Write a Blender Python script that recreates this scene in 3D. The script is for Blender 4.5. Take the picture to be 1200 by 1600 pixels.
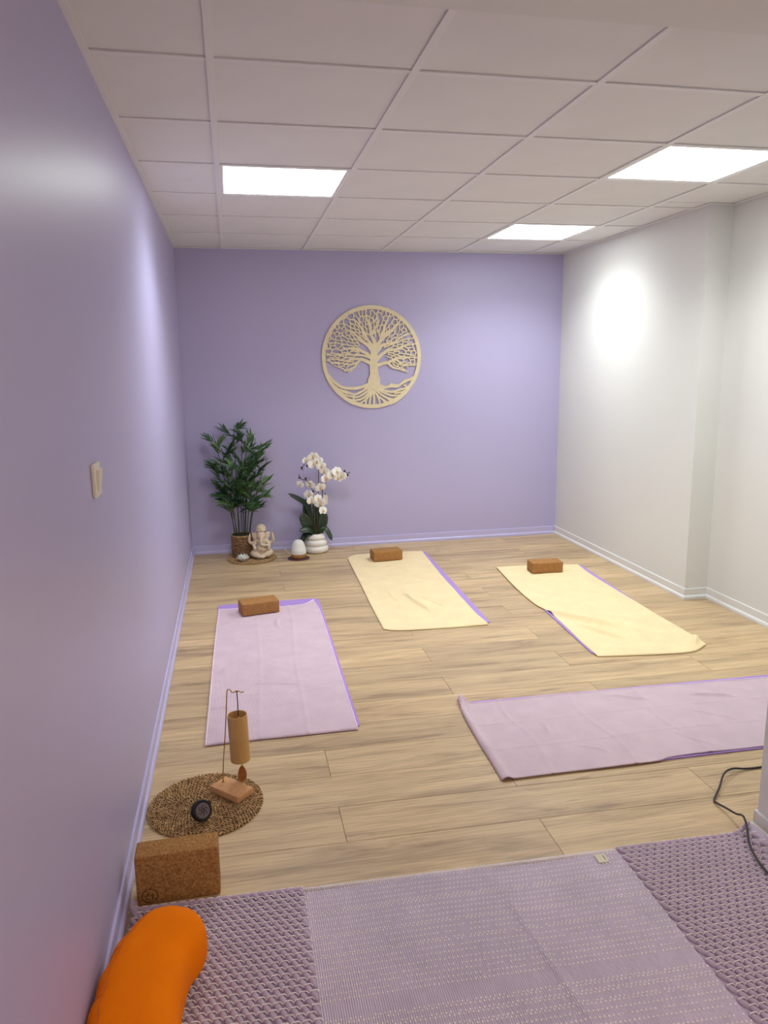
import bpy, bmesh, math, random
import numpy as np
from mathutils import Vector, Matrix, noise, Euler

for o in list(bpy.data.objects):
    bpy.data.objects.remove(o, do_unlink=True)
scene = bpy.context.scene
COL = scene.collection
random.seed(7)

# ------------------------------------------------------------------ camera
CAM_LOC = Vector((0.3592, -5.911, 1.441))
R_ = Vector((0.98011385, -0.19801924, -0.01285385))
U_ = Vector((0.05030228, 0.18527089, 0.98139919))
F_ = Vector((0.19195447, 0.96252952, -0.19154739))
cam_d = bpy.data.cameras.new('camera')
cam = bpy.data.objects.new('camera', cam_d)
COL.objects.link(cam)
M = Matrix((R_, U_, -F_)).transposed().to_4x4()
M.translation = CAM_LOC
cam.matrix_world = M
cam_d.sensor_fit = 'VERTICAL'
cam_d.sensor_height = 36.0
cam_d.lens = 1170.05 * 36.0 / 1600.0
cam_d.clip_start = 0.02
scene.camera = cam

# ------------------------------------------------------------------ world, exposure
w = bpy.data.worlds.new('world')
scene.world = w
w.use_nodes = True
w.node_tree.nodes['Background'].inputs[0].default_value = (0.9, 0.92, 1.0, 1)
w.node_tree.nodes['Background'].inputs[1].default_value = 0.05
scene.view_settings.view_transform = 'Standard'
scene.view_settings.look = 'None'
scene.view_settings.gamma = 1.0
scene.view_settings.use_curve_mapping = False
scene.view_settings.exposure = 0.80
PANEL = 4.4           # glow of the LED diffusers
PANEL_W = 6.6        # watts of each panel's downward beam
PANEL_SPREAD = 132.0  # beam angle of the micro-prism panels, degrees
ENTRY_FILL = 13.5     # glow of an added, unseen panel that brightens the foreground
PANEL_COL = (0.94, 1.0, 0.975)

# ------------------------------------------------------------------ helpers
def lin(c):
    c = c / 255.0
    return c / 12.92 if c <= 0.04045 else ((c + 0.055) / 1.055) ** 2.4

def S(r, g, b):
    return (lin(r), lin(g), lin(b), 1.0)

class N:
    """tiny node-tree helper"""
    def __init__(self, name, rough=0.6, spec=0.5, color=(0.8, 0.8, 0.8, 1)):
        self.m = bpy.data.materials.new(name)
        self.m.use_nodes = True
        self.t = self.m.node_tree
        self.b = self.t.nodes['Principled BSDF']
        self.b.inputs['Roughness'].default_value = rough
        self.b.inputs['Specular IOR Level'].default_value = spec
        self.b.inputs['Base Color'].default_value = color
    def n(self, typ, **kw):
        nd = self.t.nodes.new(typ)
        for k, v in kw.items():
            if k.startswith('_'):
                nd.inputs[k[1:].replace('_', ' ')].default_value = v
            else:
                setattr(nd, k, v)
        return nd
    def l(self, a, b):
        self.t.links.new(a, b)
    def coord(self, scale=(1, 1, 1), rnd=False, kind='Object', rot=(0, 0, 0)):
        tc = self.n('ShaderNodeTexCoord')
        mp = self.n('ShaderNodeMapping')
        mp.inputs['Scale'].default_value = scale
        mp.inputs['Rotation'].default_value = rot
        src = tc.outputs[kind]
        if rnd:
            oi = self.n('ShaderNodeObjectInfo')
            mu = self.n('ShaderNodeVectorMath', operation='MULTIPLY_ADD')
            cb = self.n('ShaderNodeCombineXYZ')
            self.l(oi.outputs['Random'], cb.inputs[0])
            self.l(oi.outputs['Random'], cb.inputs[1])
            self.l(oi.outputs['Random'], cb.inputs[2])
            self.l(cb.outputs[0], mu.inputs[0])
            mu.inputs[1].default_value = (37.0, 91.0, 53.0)
            self.l(src, mu.inputs[2])
            src = mu.outputs[0]
        self.l(src, mp.inputs['Vector'])
        return mp.outputs[0]
    def noise(self, vec, scale=5, detail=4, rough=0.55, dist=0.0):
        nd = self.n('ShaderNodeTexNoise')
        nd.inputs['Scale'].default_value = scale
        nd.inputs['Detail'].default_value = detail
        nd.inputs['Roughness'].default_value = rough
        nd.inputs['Distortion'].default_value = dist
        self.l(vec, nd.inputs['Vector'])
        return nd.outputs['Fac']
    def ramp(self, fac, stops):
        nd = self.n('ShaderNodeValToRGB')
        el = nd.color_ramp.elements
        while len(el) < len(stops):
            el.new(0.5)
        for e, (p, c) in zip(el, stops):
            e.position = p
            e.color = c
        self.l(fac, nd.inputs[0])
        return nd.outputs[0]
    def mix(self, a, b, fac, mode='MIX'):
        nd = self.n('ShaderNodeMix', data_type='RGBA', blend_type=mode)
        for sock, v in ((nd.inputs[0], fac), (nd.inputs[6], a), (nd.inputs[7], b)):
            if hasattr(v, 'is_output'):
                self.l(v, sock)
            else:
                sock.default_value = v
        return nd.outputs[2]
    def base(self, out):
        self.l(out, self.b.inputs['Base Color'])
    def bump(self, fac, strength=0.3, dist=0.002):
        nd = self.n('ShaderNodeBump')
        nd.inputs['Strength'].default_value = strength
        nd.inputs['Distance'].default_value = dist
        self.l(fac, nd.inputs['Height'])
        self.l(nd.outputs[0], self.b.inputs['Normal'])

def simple(name, col, rough=0.6, spec=0.5, var=0.0, nscale=8.0, bump=0.0, bscale=60.0, bdist=0.002):
    k = N(name, rough, spec, col)
    if var > 0:
        v = k.coord()
        f = k.noise(v, nscale, 4)
        lo = tuple(c * (1 - var) for c in col[:3]) + (1,)
        hi = tuple(min(1, c * (1 + var)) for c in col[:3]) + (1,)
        k.base(k.ramp(f, [(0.3, lo), (0.7, hi)]))
    if bump > 0:
        k.bump(k.noise(k.coord(), bscale, 4), bump, bdist)
    return k.m

# ------------------------------------------------------------------ materials
MAT = {}
def paint(name, col, rough, spec):
    k = N(name, rough, spec, col)
    f = k.noise(k.coord(), 1.3, 3)
    lo = tuple(c * 0.97 for c in col[:3]) + (1,)
    k.base(k.ramp(f, [(0.3, lo), (0.7, col)]))
    k.bump(k.noise(k.coord(), 220, 2), 0.06, 0.0008)
    return k.m
LAV = (0.500, 0.462, 0.715, 1)
MAT['lavender'] = paint('lavender_satin_paint', LAV, 0.40, 0.6)
MAT['lavender_trim'] = paint('lavender_gloss_trim', (0.56, 0.52, 0.80, 1), 0.3, 0.5)
MAT['white_wall'] = paint('white_wall_paint', (0.785, 0.787, 0.762, 1), 0.62, 0.35)
MAT['white_trim'] = paint('white_gloss_trim', (0.82, 0.82, 0.80, 1), 0.3, 0.5)
MAT['tile'] = simple('ceiling_tile_white', (0.82, 0.815, 0.81, 1), 0.9, 0.2, 0.02, 3, 0.12, 260, 0.001)
MAT['tee'] = simple('ceiling_grid_white', (0.84, 0.83, 0.83, 1), 0.5, 0.4)
MAT['dark'] = simple('plenum_grey', (0.10, 0.10, 0.10, 1), 0.9, 0.2)
k = N('led_diffuser', 0.5)
k.b.inputs['Emission Color'].default_value = PANEL_COL + (1,)
k.b.inputs['Emission Strength'].default_value = PANEL
MAT['led'] = k.m
k = N('entry_fill_glow', 0.5)  # warm emission for the fill panel added behind the camera
k.b.inputs['Emission Color'].default_value = (1.0, 0.84, 0.70, 1)
k.b.inputs['Emission Strength'].default_value = ENTRY_FILL
MAT['entry_fill'] = k.m

# oak laminate
k = N('oak_laminate', 0.42, 0.45)
v1 = k.coord((1.1, 10, 1), rnd=True)
v2 = k.coord((5, 130, 1), rnd=True)
v3 = k.coord((0.55, 5.5, 1), rnd=True)
streak = k.noise(v1, 1.6, 6, 0.6, 0.6)
fine = k.noise(v2, 1.5, 5, 0.6)
broad = k.noise(v3, 1.4, 3, 0.5, 0.3)
ca = k.ramp(streak, [(0.30, S(116, 86, 62)), (0.45, S(180, 146, 112)), (0.62, S(208, 174, 136)), (0.8, S(182, 150, 118))])
cb = k.ramp(broad, [(0.35, S(176, 150, 126)), (0.65, S(206, 176, 143))])
c1 = k.mix(ca, cb, 0.42)
wv = k.n('ShaderNodeTexWave', wave_type='RINGS', rings_direction='Z')
wv.inputs['Scale'].default_value = 2.2
wv.inputs['Distortion'].default_value = 5.0
wv.inputs['Detail'].default_value = 2.0
wv.inputs['Detail Scale'].default_value = 0.8
k.l(k.coord((0.9, 9, 1), rnd=True), wv.inputs['Vector'])
ringc = k.ramp(wv.outputs['Fac'], [(0.0, (0.86, 0.83, 0.80, 1)), (0.35, (1, 1, 1, 1)), (1.0, (1.0, 1.0, 1.0, 1))])
c2 = k.mix(c1, ringc, 0.55, 'MULTIPLY')
finec = k.ramp(fine, [(0.3, (0.68, 0.64, 0.60, 1)), (0.52, (1, 1, 1, 1)), (0.75, (1.14, 1.13, 1.11, 1))])
c3 = k.mix(c2, finec, 0.7, 'MULTIPLY')
dk = k.noise(k.coord((1.6, 26, 1), rnd=True), 1.1, 4, 0.7, 1.0)
dkc = k.ramp(dk, [(0.58, (1, 1, 1, 1)), (0.72, (0.52, 0.47, 0.43, 1))])
c4 = k.mix(c3, dkc, 0.75, 'MULTIPLY')
oi = k.n('ShaderNodeObjectInfo')
tint = k.ramp(oi.outputs['Random'], [(0.0, (0.90, 0.89, 0.88, 1)), (0.5, (1, 0.99, 0.97, 1)), (1.0, (1.06, 1.04, 1.0, 1))])
c5 = k.mix(c4, tint, 1.0, 'MULTIPLY')
k.base(k.mix(c5, (1.12, 1.22, 1.18, 1), 1.0, 'MULTIPLY'))
k.bump(fine, 0.12, 0.001)
MAT['oak'] = k.m
MAT['joint'] = simple('floor_underlay', S(120, 92, 68), 0.8, 0.2)

# cork
def cork(name, a, b, c):
    k = N(name, 0.85, 0.2)
    f1 = k.noise(k.coord(), 170, 4, 0.7)
    vo = k.n('ShaderNodeTexVoronoi')
    vo.inputs['Scale'].default_value = 260
    k.l(k.coord(), vo.inputs['Vector'])
    col = k.ramp(f1, [(0.30, a), (0.5, b), (0.72, c)])
    sp = k.ramp(vo.outputs['Color'], [(0.2, (0.75, 0.7, 0.65, 1)), (0.5, (1, 1, 1, 1)), (0.9, (1.12, 1.1, 1.05, 1))])
    k.base(k.mix(col, sp, 0.8, 'MULTIPLY'))
    k.bump(f1, 0.3, 0.001)
    return k.m
MAT['cork'] = cork('cork', S(128, 88, 46), S(170, 124, 72), S(196, 152, 98))
MAT['cork_far'] = cork('fine_cork', S(140, 98, 56), S(168, 122, 74), S(188, 142, 92))
MAT['logo'] = simple('burnt_brown_print', S(58, 34, 16), 0.8, 0.2)

def cloth(name, col, rib=0.0, ribscale=180.0, spec=0.15):
    k = N(name, 0.95, spec, col)
    k.b.inputs['Sheen Weight'].default_value = 0.25
    f = k.noise(k.coord(), 9, 5, 0.6)
    lo = tuple(c * 0.93 for c in col[:3]) + (1,)
    hi = tuple(min(1, c * 1.05) for c in col[:3]) + (1,)
    k.base(k.ramp(f, [(0.3, lo), (0.7, hi)]))
    if rib > 0:
        w_ = k.n('ShaderNodeTexWave', wave_type='BANDS', bands_direction='X')
        w_.inputs['Scale'].default_value = ribscale / 6.283 * 2
        w_.inputs['Distortion'].default_value = 0.4
        k.l(k.coord(), w_.inputs['Vector'])
        k.bump(w_.outputs['Fac'], rib, 0.002)
    else:
        k.bump(k.noise(k.coord(), 420, 3), 0.35, 0.001)
    return k.m
MAT['pink'] = cloth('lilac_pink_waffle_cotton', S(228, 202, 214), 0.7, 300)
MAT['pink_hem'] = cloth('pale_pink_hem', S(236, 212, 232))
MAT['cream'] = cloth('cream_terry', S(240, 218, 172))
MAT['cream_hem'] = cloth('cream_hem_cloth', S(226, 200, 155))
MAT['purple_mat'] = simple('violet_foam', S(172, 142, 208), 0.75, 0.25, 0.03, 20, 0.2, 300)
MAT['rug'] = cloth('mauve_felt_rope', S(192, 174, 194))
MAT['rug_rib'] = cloth('mauve_cotton_rib', S(222, 208, 224))
MAT['thread'] = cloth('ecru_thread', S(250, 240, 238))
MAT['label'] = simple('ecru_cloth_label', S(222, 214, 190), 0.9, 0.1)
MAT['orange'] = cloth('orange_cotton', S(255, 130, 0))
MAT['orange'].node_tree.nodes['Principled BSDF'].inputs['Sheen Weight'].default_value = 0.0
MAT['orange_seam'] = cloth('orange_seam_cotton', S(208, 92, 0))
MAT['tree'] = simple('birch_plywood', S(236, 222, 186), 0.7, 0.25, 0.05, 30, 0.1, 120)
def straw(name, a, b):
    k = N(name, 0.8, 0.25)
    f = k.noise(k.coord(), 70, 4, 0.7)
    k.base(k.ramp(f, [(0.3, a), (0.7, b)]))
    return k.m
MAT['straw'] = straw('twisted_seagrass', S(108, 76, 46), S(220, 182, 130))
MAT['straw_dark'] = simple('seagrass_backing', S(52, 36, 24), 0.9, 0.1)
MAT['basket'] = straw('brown_water_hyacinth', S(104, 70, 48), S(206, 164, 124))
MAT['soil'] = simple('dark_soil', S(48, 38, 28), 0.95, 0.1, 0.3, 60)
k = N('bamboo_leaf', 0.5, 0.4)
oi = k.n('ShaderNodeObjectInfo')
k.base(k.ramp(oi.outputs['Random'], [(0.0, S(36, 70, 44)), (0.5, S(64, 104, 58)), (1.0, S(98, 132, 78))]))
MAT['leaf'] = k.m
MAT['stem'] = simple('green_brown_cane', S(70, 72, 50), 0.6, 0.4, 0.2, 30)
MAT['orchid_leaf'] = simple('glossy_dark_green_leaf', S(36, 54, 36), 0.38, 0.5, 0.25, 14)
MAT['orchid_stem'] = simple('olive_stem', S(84, 82, 54), 0.6, 0.4)
MAT['petal'] = simple('white_petal', S(248, 246, 240), 0.6, 0.3)
MAT['lip'] = simple('yellow_pink_lip', S(214, 176, 120), 0.6, 0.3)
MAT['bud'] = simple('dark_purple_bud', S(54, 34, 46), 0.5, 0.4)
MAT['ceramic'] = simple('white_glazed_ceramic', S(236, 232, 224), 0.2, 0.5)
MAT['matt_white'] = simple('matt_white_ceramic', S(230, 230, 226), 0.5, 0.4)
MAT['tag'] = simple('cream_paper_tag', S(226, 216, 200), 0.8, 0.2)
MAT['stone'] = simple('cream_cast_stone', S(214, 194, 170), 0.8, 0.25, 0.12, 40, 0.3, 150)
MAT['wood_base'] = straw('light_brown_wood', S(160, 112, 62), S(190, 140, 84))
MAT['coaster'] = simple('dark_plum_coaster', S(92, 62, 66), 0.7, 0.3)
MAT['bamboo'] = simple('pale_bamboo_tube', S(200, 160, 98), 0.5, 0.4, 0.08, 18)
MAT['bamboo_in'] = simple('bamboo_inner_wall', S(150, 112, 66), 0.7, 0.3)
MAT['beech'] = straw('beech_block', S(206, 154, 104), S(222, 172, 122))
MAT['pendant'] = straw('red_brown_wood', S(150, 92, 42), S(176, 116, 60))
kk = N('brass', 0.3, 0.5, S(196, 150, 84)); kk.b.inputs['Metallic'].default_value = 0.9
MAT['brass'] = kk.m
MAT['cord'] = simple('dark_cord', S(40, 34, 34), 0.8, 0.2)
MAT['black'] = simple('black_rubber', S(24, 22, 24), 0.6, 0.4)
MAT['face'] = simple('grey_face', S(112, 100, 104), 0.6, 0.4)
MAT['face_dark'] = simple('dark_relief', S(62, 50, 54), 0.6, 0.3)
MAT['cable'] = simple('black_cable_sheath', S(38, 26, 30), 0.45, 0.5)
MAT['plug_white'] = simple('ivory_switch_plastic', S(232, 226, 208), 0.35, 0.5)
MAT['white_cord'] = simple('white_cord', S(214, 206, 204), 0.5, 0.4)

# ------------------------------------------------------------------ geometry helpers
class MB:
    def __init__(self):
        self.v = []; self.f = []
    def add(self, vs, fs):
        o = len(self.v)
        self.v += [tuple(p) for p in vs]
        self.f += [tuple(i + o for i in f) for f in fs]
    def box(self, x0, x1, y0, y1, z0, z1):
        vs = [(x, y, z) for z in (z0, z1) for y in (y0, y1) for x in (x0, x1)]
        self.add(vs, [(0, 2, 3, 1), (4, 5, 7, 6), (0, 1, 5, 4), (2, 6, 7, 3), (0, 4, 6, 2), (1, 3, 7, 5)])
    def prism(self, poly, z0, z1):
        n = len(poly)
        a = sum(poly[i][0] * poly[(i + 1) % n][1] - poly[(i + 1) % n][0] * poly[i][1] for i in range(n))
        if a < 0: poly = poly[::-1]
        vs = [(x, y, z0) for x, y in poly] + [(x, y, z1) for x, y in poly]
        fs = [tuple(range(n))[::-1], tuple(range(n, 2 * n))]
        fs += [(i, (i + 1) % n, n + (i + 1) % n, n + i) for i in range(n)]
        self.add(vs, fs)
    def tube(self, pts, rad, n=8, cap=True):
        pts = [Vector(p) for p in pts]
        m = len(pts)
        rads = rad if isinstance(rad, (list, tuple)) else [rad] * m
        up = None
        vs = []
        for i, p in enumerate(pts):
            t = (pts[min(i + 1, m - 1)] - pts[max(i - 1, 0)])
            if t.length < 1e-9: t = Vector((0, 0, 1))
            t.normalize()
            if up is None:
                up = Vector((0, 0, 1)) if abs(t.z) < 0.9 else Vector((1, 0, 0))
            a = t.cross(up)
            if a.length < 1e-6: a = t.cross(Vector((0, 1, 0)))
            a.normalize()
            b = a.cross(t).normalized()
            up = b
            for j in range(n):
                an = 2 * math.pi * j / n
                vs.append(p + a * math.cos(an) * rads[i] + b * math.sin(an) * rads[i])
        fs = []
        for i in range(m - 1):
            for j in range(n):
                k2 = (j + 1) % n
                fs.append((i * n + j, i * n + k2, (i + 1) * n + k2, (i + 1) * n + j))
        if cap:
            fs.append(tuple(range(n))[::-1])
            fs.append(tuple((m - 1) * n + j for j in range(n)))
        self.add(vs, fs)
    def lathe(self, prof, n=32, c=(0, 0, 0)):
        vs = []; fs = []
        for r, z in prof:
            for j in range(n):
                a = 2 * math.pi * j / n
                vs.append((c[0] + r * math.cos(a), c[1] + r * math.sin(a), c[2] + z))
        for i in range(len(prof) - 1):
            for j in range(n):
                k2 = (j + 1) % n
                fs.append((i * n + j, i * n + k2, (i + 1) * n + k2, (i + 1) * n + j))
        fs.append(tuple(range(n))[::-1])
        fs.append(tuple((len(prof) - 1) * n + j for j in range(n)))
        self.add(vs, fs)
    def ell(self, c, r, n=10, m=6, rot=None):
        c = Vector(c)
        vs = []; fs = []
        def tr(p):
            p = Vector(p)
            if rot is not None: p = rot @ p
            return p + c
        vs.append(tr((0, 0, -r[2])))
        for i in range(1, m):
            ph = -math.pi / 2 + math.pi * i / m
            for j in range(n):
                th = 2 * math.pi * j / n
                vs.append(tr((r[0] * math.cos(ph) * math.cos(th), r[1] * math.cos(ph) * math.sin(th), r[2] * math.sin(ph))))
        vs.append(tr((0, 0, r[2])))
        for j in range(n):
            fs.append((0, 1 + (j + 1) % n, 1 + j))
        for i in range(m - 2):
            for j in range(n):
                a = 1 + i * n + j; b = 1 + i * n + (j + 1) % n
                fs.append((a, b, b + n, a + n))
        last = len(vs) - 1; s = 1 + (m - 2) * n
        for j in range(n):
            fs.append((s + j, s + (j + 1) % n, last))
        self.add(vs, fs)
    def mesh(self, name):
        me = bpy.data.meshes.new(name)
        me.from_pydata(self.v, [], self.f)
        me.update()
        return me
    def build(self, name, mat, parent=None, smooth=False, loc=None, bevel=0.0, seg=2):
        me = self.mesh(name)
        if bevel > 0:
            bm = bmesh.new(); bm.from_mesh(me)
            bmesh.ops.bevel(bm, geom=bm.edges[:], offset=bevel, segments=seg, profile=0.5, affect='EDGES')
            bm.to_mesh(me); bm.free()
        return ob(name, me, mat, parent, smooth, loc)

def ob(name, me, mat=None, parent=None, smooth=False, loc=None):
    if mat is not None and not me.materials:
        me.materials.append(mat)
    if smooth:
        me.polygons.foreach_set('use_smooth', [True] * len(me.polygons))
        try:
            me.set_sharp_from_angle(angle=math.radians(40))
        except Exception:
            pass
    o = bpy.data.objects.new(name, me)
    COL.objects.link(o)
    if parent is not None: o.parent = parent
    if loc is not None: o.location = loc
    return o

def tag(o, label, cat, group=None):
    o['label'] = label; o['category'] = cat
    if group: o['group'] = group
    return o

def thing(name, loc, label, cat, group=None, rz=0.0):
    o = bpy.data.objects.new(name, None)
    o.empty_display_size = 0.05
    COL.objects.link(o)
    o.location = loc; o.rotation_euler = (0, 0, rz)
    return tag(o, label, cat, group)

def struct(o, label=None):
    o['kind'] = 'structure'
    if label: o['label'] = label
    return o

def spline(pts, n=8):
    """Catmull-Rom through points"""
    P = [Vector(p) for p in pts]
    P = [P[0] * 2 - P[1]] + P + [P[-1] * 2 - P[-2]]
    out = []
    for i in range(1, len(P) - 2):
        for s in range(n):
            t = s / n
            a, b, c, d = P[i - 1], P[i], P[i + 1], P[i + 2]
            out.append(0.5 * ((2 * b) + (c - a) * t + (2 * a - 5 * b + 4 * c - d) * t * t + (3 * b - a - 3 * c + d) * t ** 3))
    out.append(P[-2])
    return out

# ------------------------------------------------------------------ room shell
H = 2.305; W1 = 3.042; W2 = 3.193; YJ = -1.918; YP = -4.07; ZH = 2.243; YR = -7.2; XE = 2.3; XJ = 1.90

mb = MB(); mb.box(-0.02, W2 + 0.1, YR, 0.02, -0.12, -0.009)
floor = struct(mb.build('floor', MAT['joint']), 'light oak laminate floor laid in long planks')
# planks: half-offset rows, each plank its own piece
ang = -0.022
PW, PL = 0.192, 1.27
ca_, sa_ = math.cos(ang), math.sin(ang)
plank_cache = {}
row0 = -3.262
for r in range(-18, 20):
    ytop = row0 - PW * (r)          # far edge at x = 0
    ybot = ytop - PW
    for q in range(-1, 4):
        off = 0.64 if r % 2 == 0 else 1.265
        xa = off + PL * (q - 1); xb = xa + PL
        ymid = (ytop + ybot) / 2 + math.tan(ang) * (xa + xb) / 2
        xlim = W1 if ymid > YJ + 0.05 else W2
        xa2, xb2 = max(xa, 0.0), min(xb, xlim)
        yt = min(ytop, 0.10); yb = ybot
        if xb2 - xa2 < 0.02: continue
        # clip the far edge of the last rows at the back wall
        def far(x): return min(ytop + math.tan(ang) * x, 0.0)
        def near(x): return ybot + math.tan(ang) * x
        g = 0.0006
        pa, pb = xa2 + g, xb2 - g
        if far(pa) - near(pa) < 0.01 or far(pb) - near(pb) < 0.01: continue
        if near(pa) > 0: continue
        cx, cy = (pa + pb) / 2, (far(pa) + near(pb)) / 2
        poly = [(pa - cx, near(pa) + g - cy), (pb - cx, near(pb) + g - cy), (pb - cx, far(pb) - g - cy), (pa - cx, far(pa) - g - cy)]
        key = tuple(round(c, 3) for p in poly for c in p)
        if key not in plank_cache:
            m2 = MB()
            n4 = 4
            e = 0.0008
            ins = [(poly[0][0] + e, poly[0][1] + e), (poly[1][0] - e, poly[1][1] + e), (poly[2][0] - e, poly[2][1] - e), (poly[3][0] + e, poly[3][1] - e)]
            vs = [(x, y, -0.0085) for x, y in poly] + [(x, y, -0.0007) for x, y in poly] + [(x, y, 0.0) for x, y in ins]
            fs = [(3, 2, 1, 0)] + [(i, (i + 1) % 4, 4 + (i + 1) % 4, 4 + i) for i in range(4)] + [(4 + i, 4 + (i + 1) % 4, 8 + (i + 1) % 4, 8 + i) for i in range(4)] + [(8, 9, 10, 11)]
            m2.add(vs, fs)
            me = m2.mesh('plank'); me.materials.append(MAT['oak'])
            plank_cache[key] = me
        ob('plank', plank_cache[key], None, floor, loc=(cx, cy, 0))

def wallbox(name, args, mat, label):
    m2 = MB(); m2.box(*args)
    return struct(m2.build(name, MAT[mat]), label)
wl = wallbox('wall_left', (-0.12, 0, YR, 0.12, -0.12, 2.6), 'lavender', 'long lavender satin wall on the left')
wb = wallbox('wall_back', (0, W2 + 0.12, 0, 0.12, -0.12, 2.6), 'lavender', 'lavender wall at the far end')
m2 = MB(); m2.prism([(W1, 0), (W1, YJ), (W2, YJ), (W2, YP - 0.2), (W2 + 0.12, YP - 0.2), (W2 + 0.12, 0)], -0.12, 2.6)
wr = struct(m2.build('wall_right', MAT['white_wall']), 'off-white wall on the right with a shallow step')
wf = wallbox('wall_front', (XJ, W2, YP - 0.2, YP, -0.12, 2.6), 'white_wall', 'white partition end at the right of the opening')
we = wallbox('wall_entry', (XE, XE + 0.1, YR, YP - 0.2, -0.12, 2.6), 'white_wall', 'white side wall of the entry')
wq = wallbox('wall_rear', (-0.12, XE + 0.1, YR - 0.1, YR, -0.12, 2.6), 'white_wall', 'white wall behind the viewer')
m2 = MB(); m2.box(0, XJ, YP - 0.2, YP, ZH, 2.6); m2.box(0, XE, YR, YP - 0.2, ZH, 2.6)
struct(m2.build('ceiling_entry', MAT['white_wall']), 'plain plaster header and lower ceiling over the opening')

# suspended ceiling: slab above, tiles, tees and wall angles below it
m2 = MB(); m2.box(0, W2, YP, 0, H + 0.10, H + 0.2)
ceil = struct(m2.build('ceiling', MAT['dark']), 'white suspended ceiling of square tiles')
xs = [0.0] + [0.3473 + 0.6 * i for i in range(5)] + [W2]
ys = [0.0] + [-0.6249 - 0.5781 * j for j in range(6)] + [YP]
PANELS = {(1, 3), (5 - 1, 4), (5 - 1, 1)}
tile_cache = {}
for i in range(6):
    for j in range(7):
        x0, x1 = xs[i], xs[i + 1]; y1, y0 = ys[j], ys[j + 1]
        if y1 - y0 < 0.05: continue
        if i == 5:
            if y0 > YJ: x1 = W1
        if (i, j) in PANELS: continue
        segs = [(x0, x1, y0, y1)]
        if i == 5 and y0 < YJ < y1:
            segs = [(x0, W1, YJ, y1), (x0, W2, y0, YJ)]
        for (a, b, c, d) in segs:
            key = (round(b - a, 3), round(d - c, 3))
            if key not in tile_cache:
                t = MB(); hx, hy = (b - a) / 2 - 0.003, (d - c) / 2 - 0.003
                t.box(-hx, hx, -hy, hy, 0, 0.014)
                me = t.mesh('ceiling_tile'); me.materials.append(MAT['tile']); tile_cache[key] = me
            o = ob('ceiling_tile', tile_cache[key], None, ceil, loc=((a + b) / 2, (c + d) / 2, H + 0.006))
            o.rotation_euler = (random.uniform(-1, 1) * 0.0012, random.uniform(-1, 1) * 0.0012, 0)
for x in xs[1:6]:
    t = MB(); t.box(x - 0.012, x + 0.012, YP, 0, H, H + 0.005); t.box(x - 0.001, x + 0.001, YP, 0, H + 0.004, H + 0.04)
    t.build('main_runner', MAT['tee'], ceil)
for y in ys[1:7]:
    for i in range(6):
        x0, x1 = xs[i], xs[i + 1]
        if i == 5 and y > YJ: x1 = W1
        t = MB(); hx = (x1 - x0) / 2 - 0.0125
        t.box(-hx, hx, -0.012, 0.012, 0, 0.005)
        t.build('cross_tee', MAT['tee'], ceil, loc=((x0 + x1) / 2, y, H + 0.0004))
for a in ((0, 0.022, YP, 0), (0.022, W1, -0.022, 0), (W1 - 0.022, W1, YJ, -0.022), (W1 - 0.022, W2, YJ - 0.022, YJ), (W2 - 0.022, W2, YP, YJ - 0.022)):
    t = MB(); t.box(*a, H - 0.0006, H + 0.004); t.build('wall_angle', MAT['tee'], ceil)

def led_panel(x0, x1, y0, y1, z, mat, label, group=None):
    t = thing('ceiling_light', ((x0 + x1) / 2, (y0 + y1) / 2, z), label, 'light', group)
    hx, hy = (x1 - x0) / 2, (y1 - y0) / 2
    f = MB()
    for a in ((-hx, hx, -hy, -hy + 0.014), (-hx, hx, hy - 0.014, hy), (-hx, -hx + 0.014, -hy + 0.014, hy - 0.014), (hx - 0.014, hx, -hy + 0.014, hy - 0.014)):
        f.box(*a, 0.003, 0.03)
    f.build('light_frame', MAT['tee'], t)
    d = MB(); d.box(-hx + 0.014, hx - 0.014, -hy + 0.014, hy - 0.014, 0.006, 0.02)
    d.build('diffuser', MAT[mat], t)
    if mat == 'led':
        ld = bpy.data.lights.new('panel_beam', 'AREA')
        ld.shape = 'RECTANGLE'; ld.size = 2 * hx - 0.03; ld.size_y = 2 * hy - 0.03
        ld.energy = PANEL_W; ld.color = PANEL_COL; ld.spread = math.radians(PANEL_SPREAD)
        lo_ = bpy.data.objects.new('panel_beam', ld); COL.objects.link(lo_); lo_.parent = t; lo_.location = (0, 0, 0.0045)
    return t
g = 0.012
for (i, j), lb in {(1, 3): 'lit square LED ceiling panel nearest the left lavender wall',
                   (4, 4): 'lit square LED ceiling panel cut by the right edge, nearest the viewer',
                   (4, 1): 'lit square LED ceiling panel farthest back, near the white wall corner'}.items():
    led_panel(xs[i] + g, xs[i + 1] - g, ys[j + 1] + g, ys[j] - g, H, 'led', lb, 'LED panels in the tiled ceiling')
led_panel(0.8, 1.4, -6.9, -6.3, ZH - 0.032, 'entry_fill', 'added unseen fill light panel on the entry ceiling behind the viewer')  # added out of view to light the foreground, not a known lamp

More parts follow.
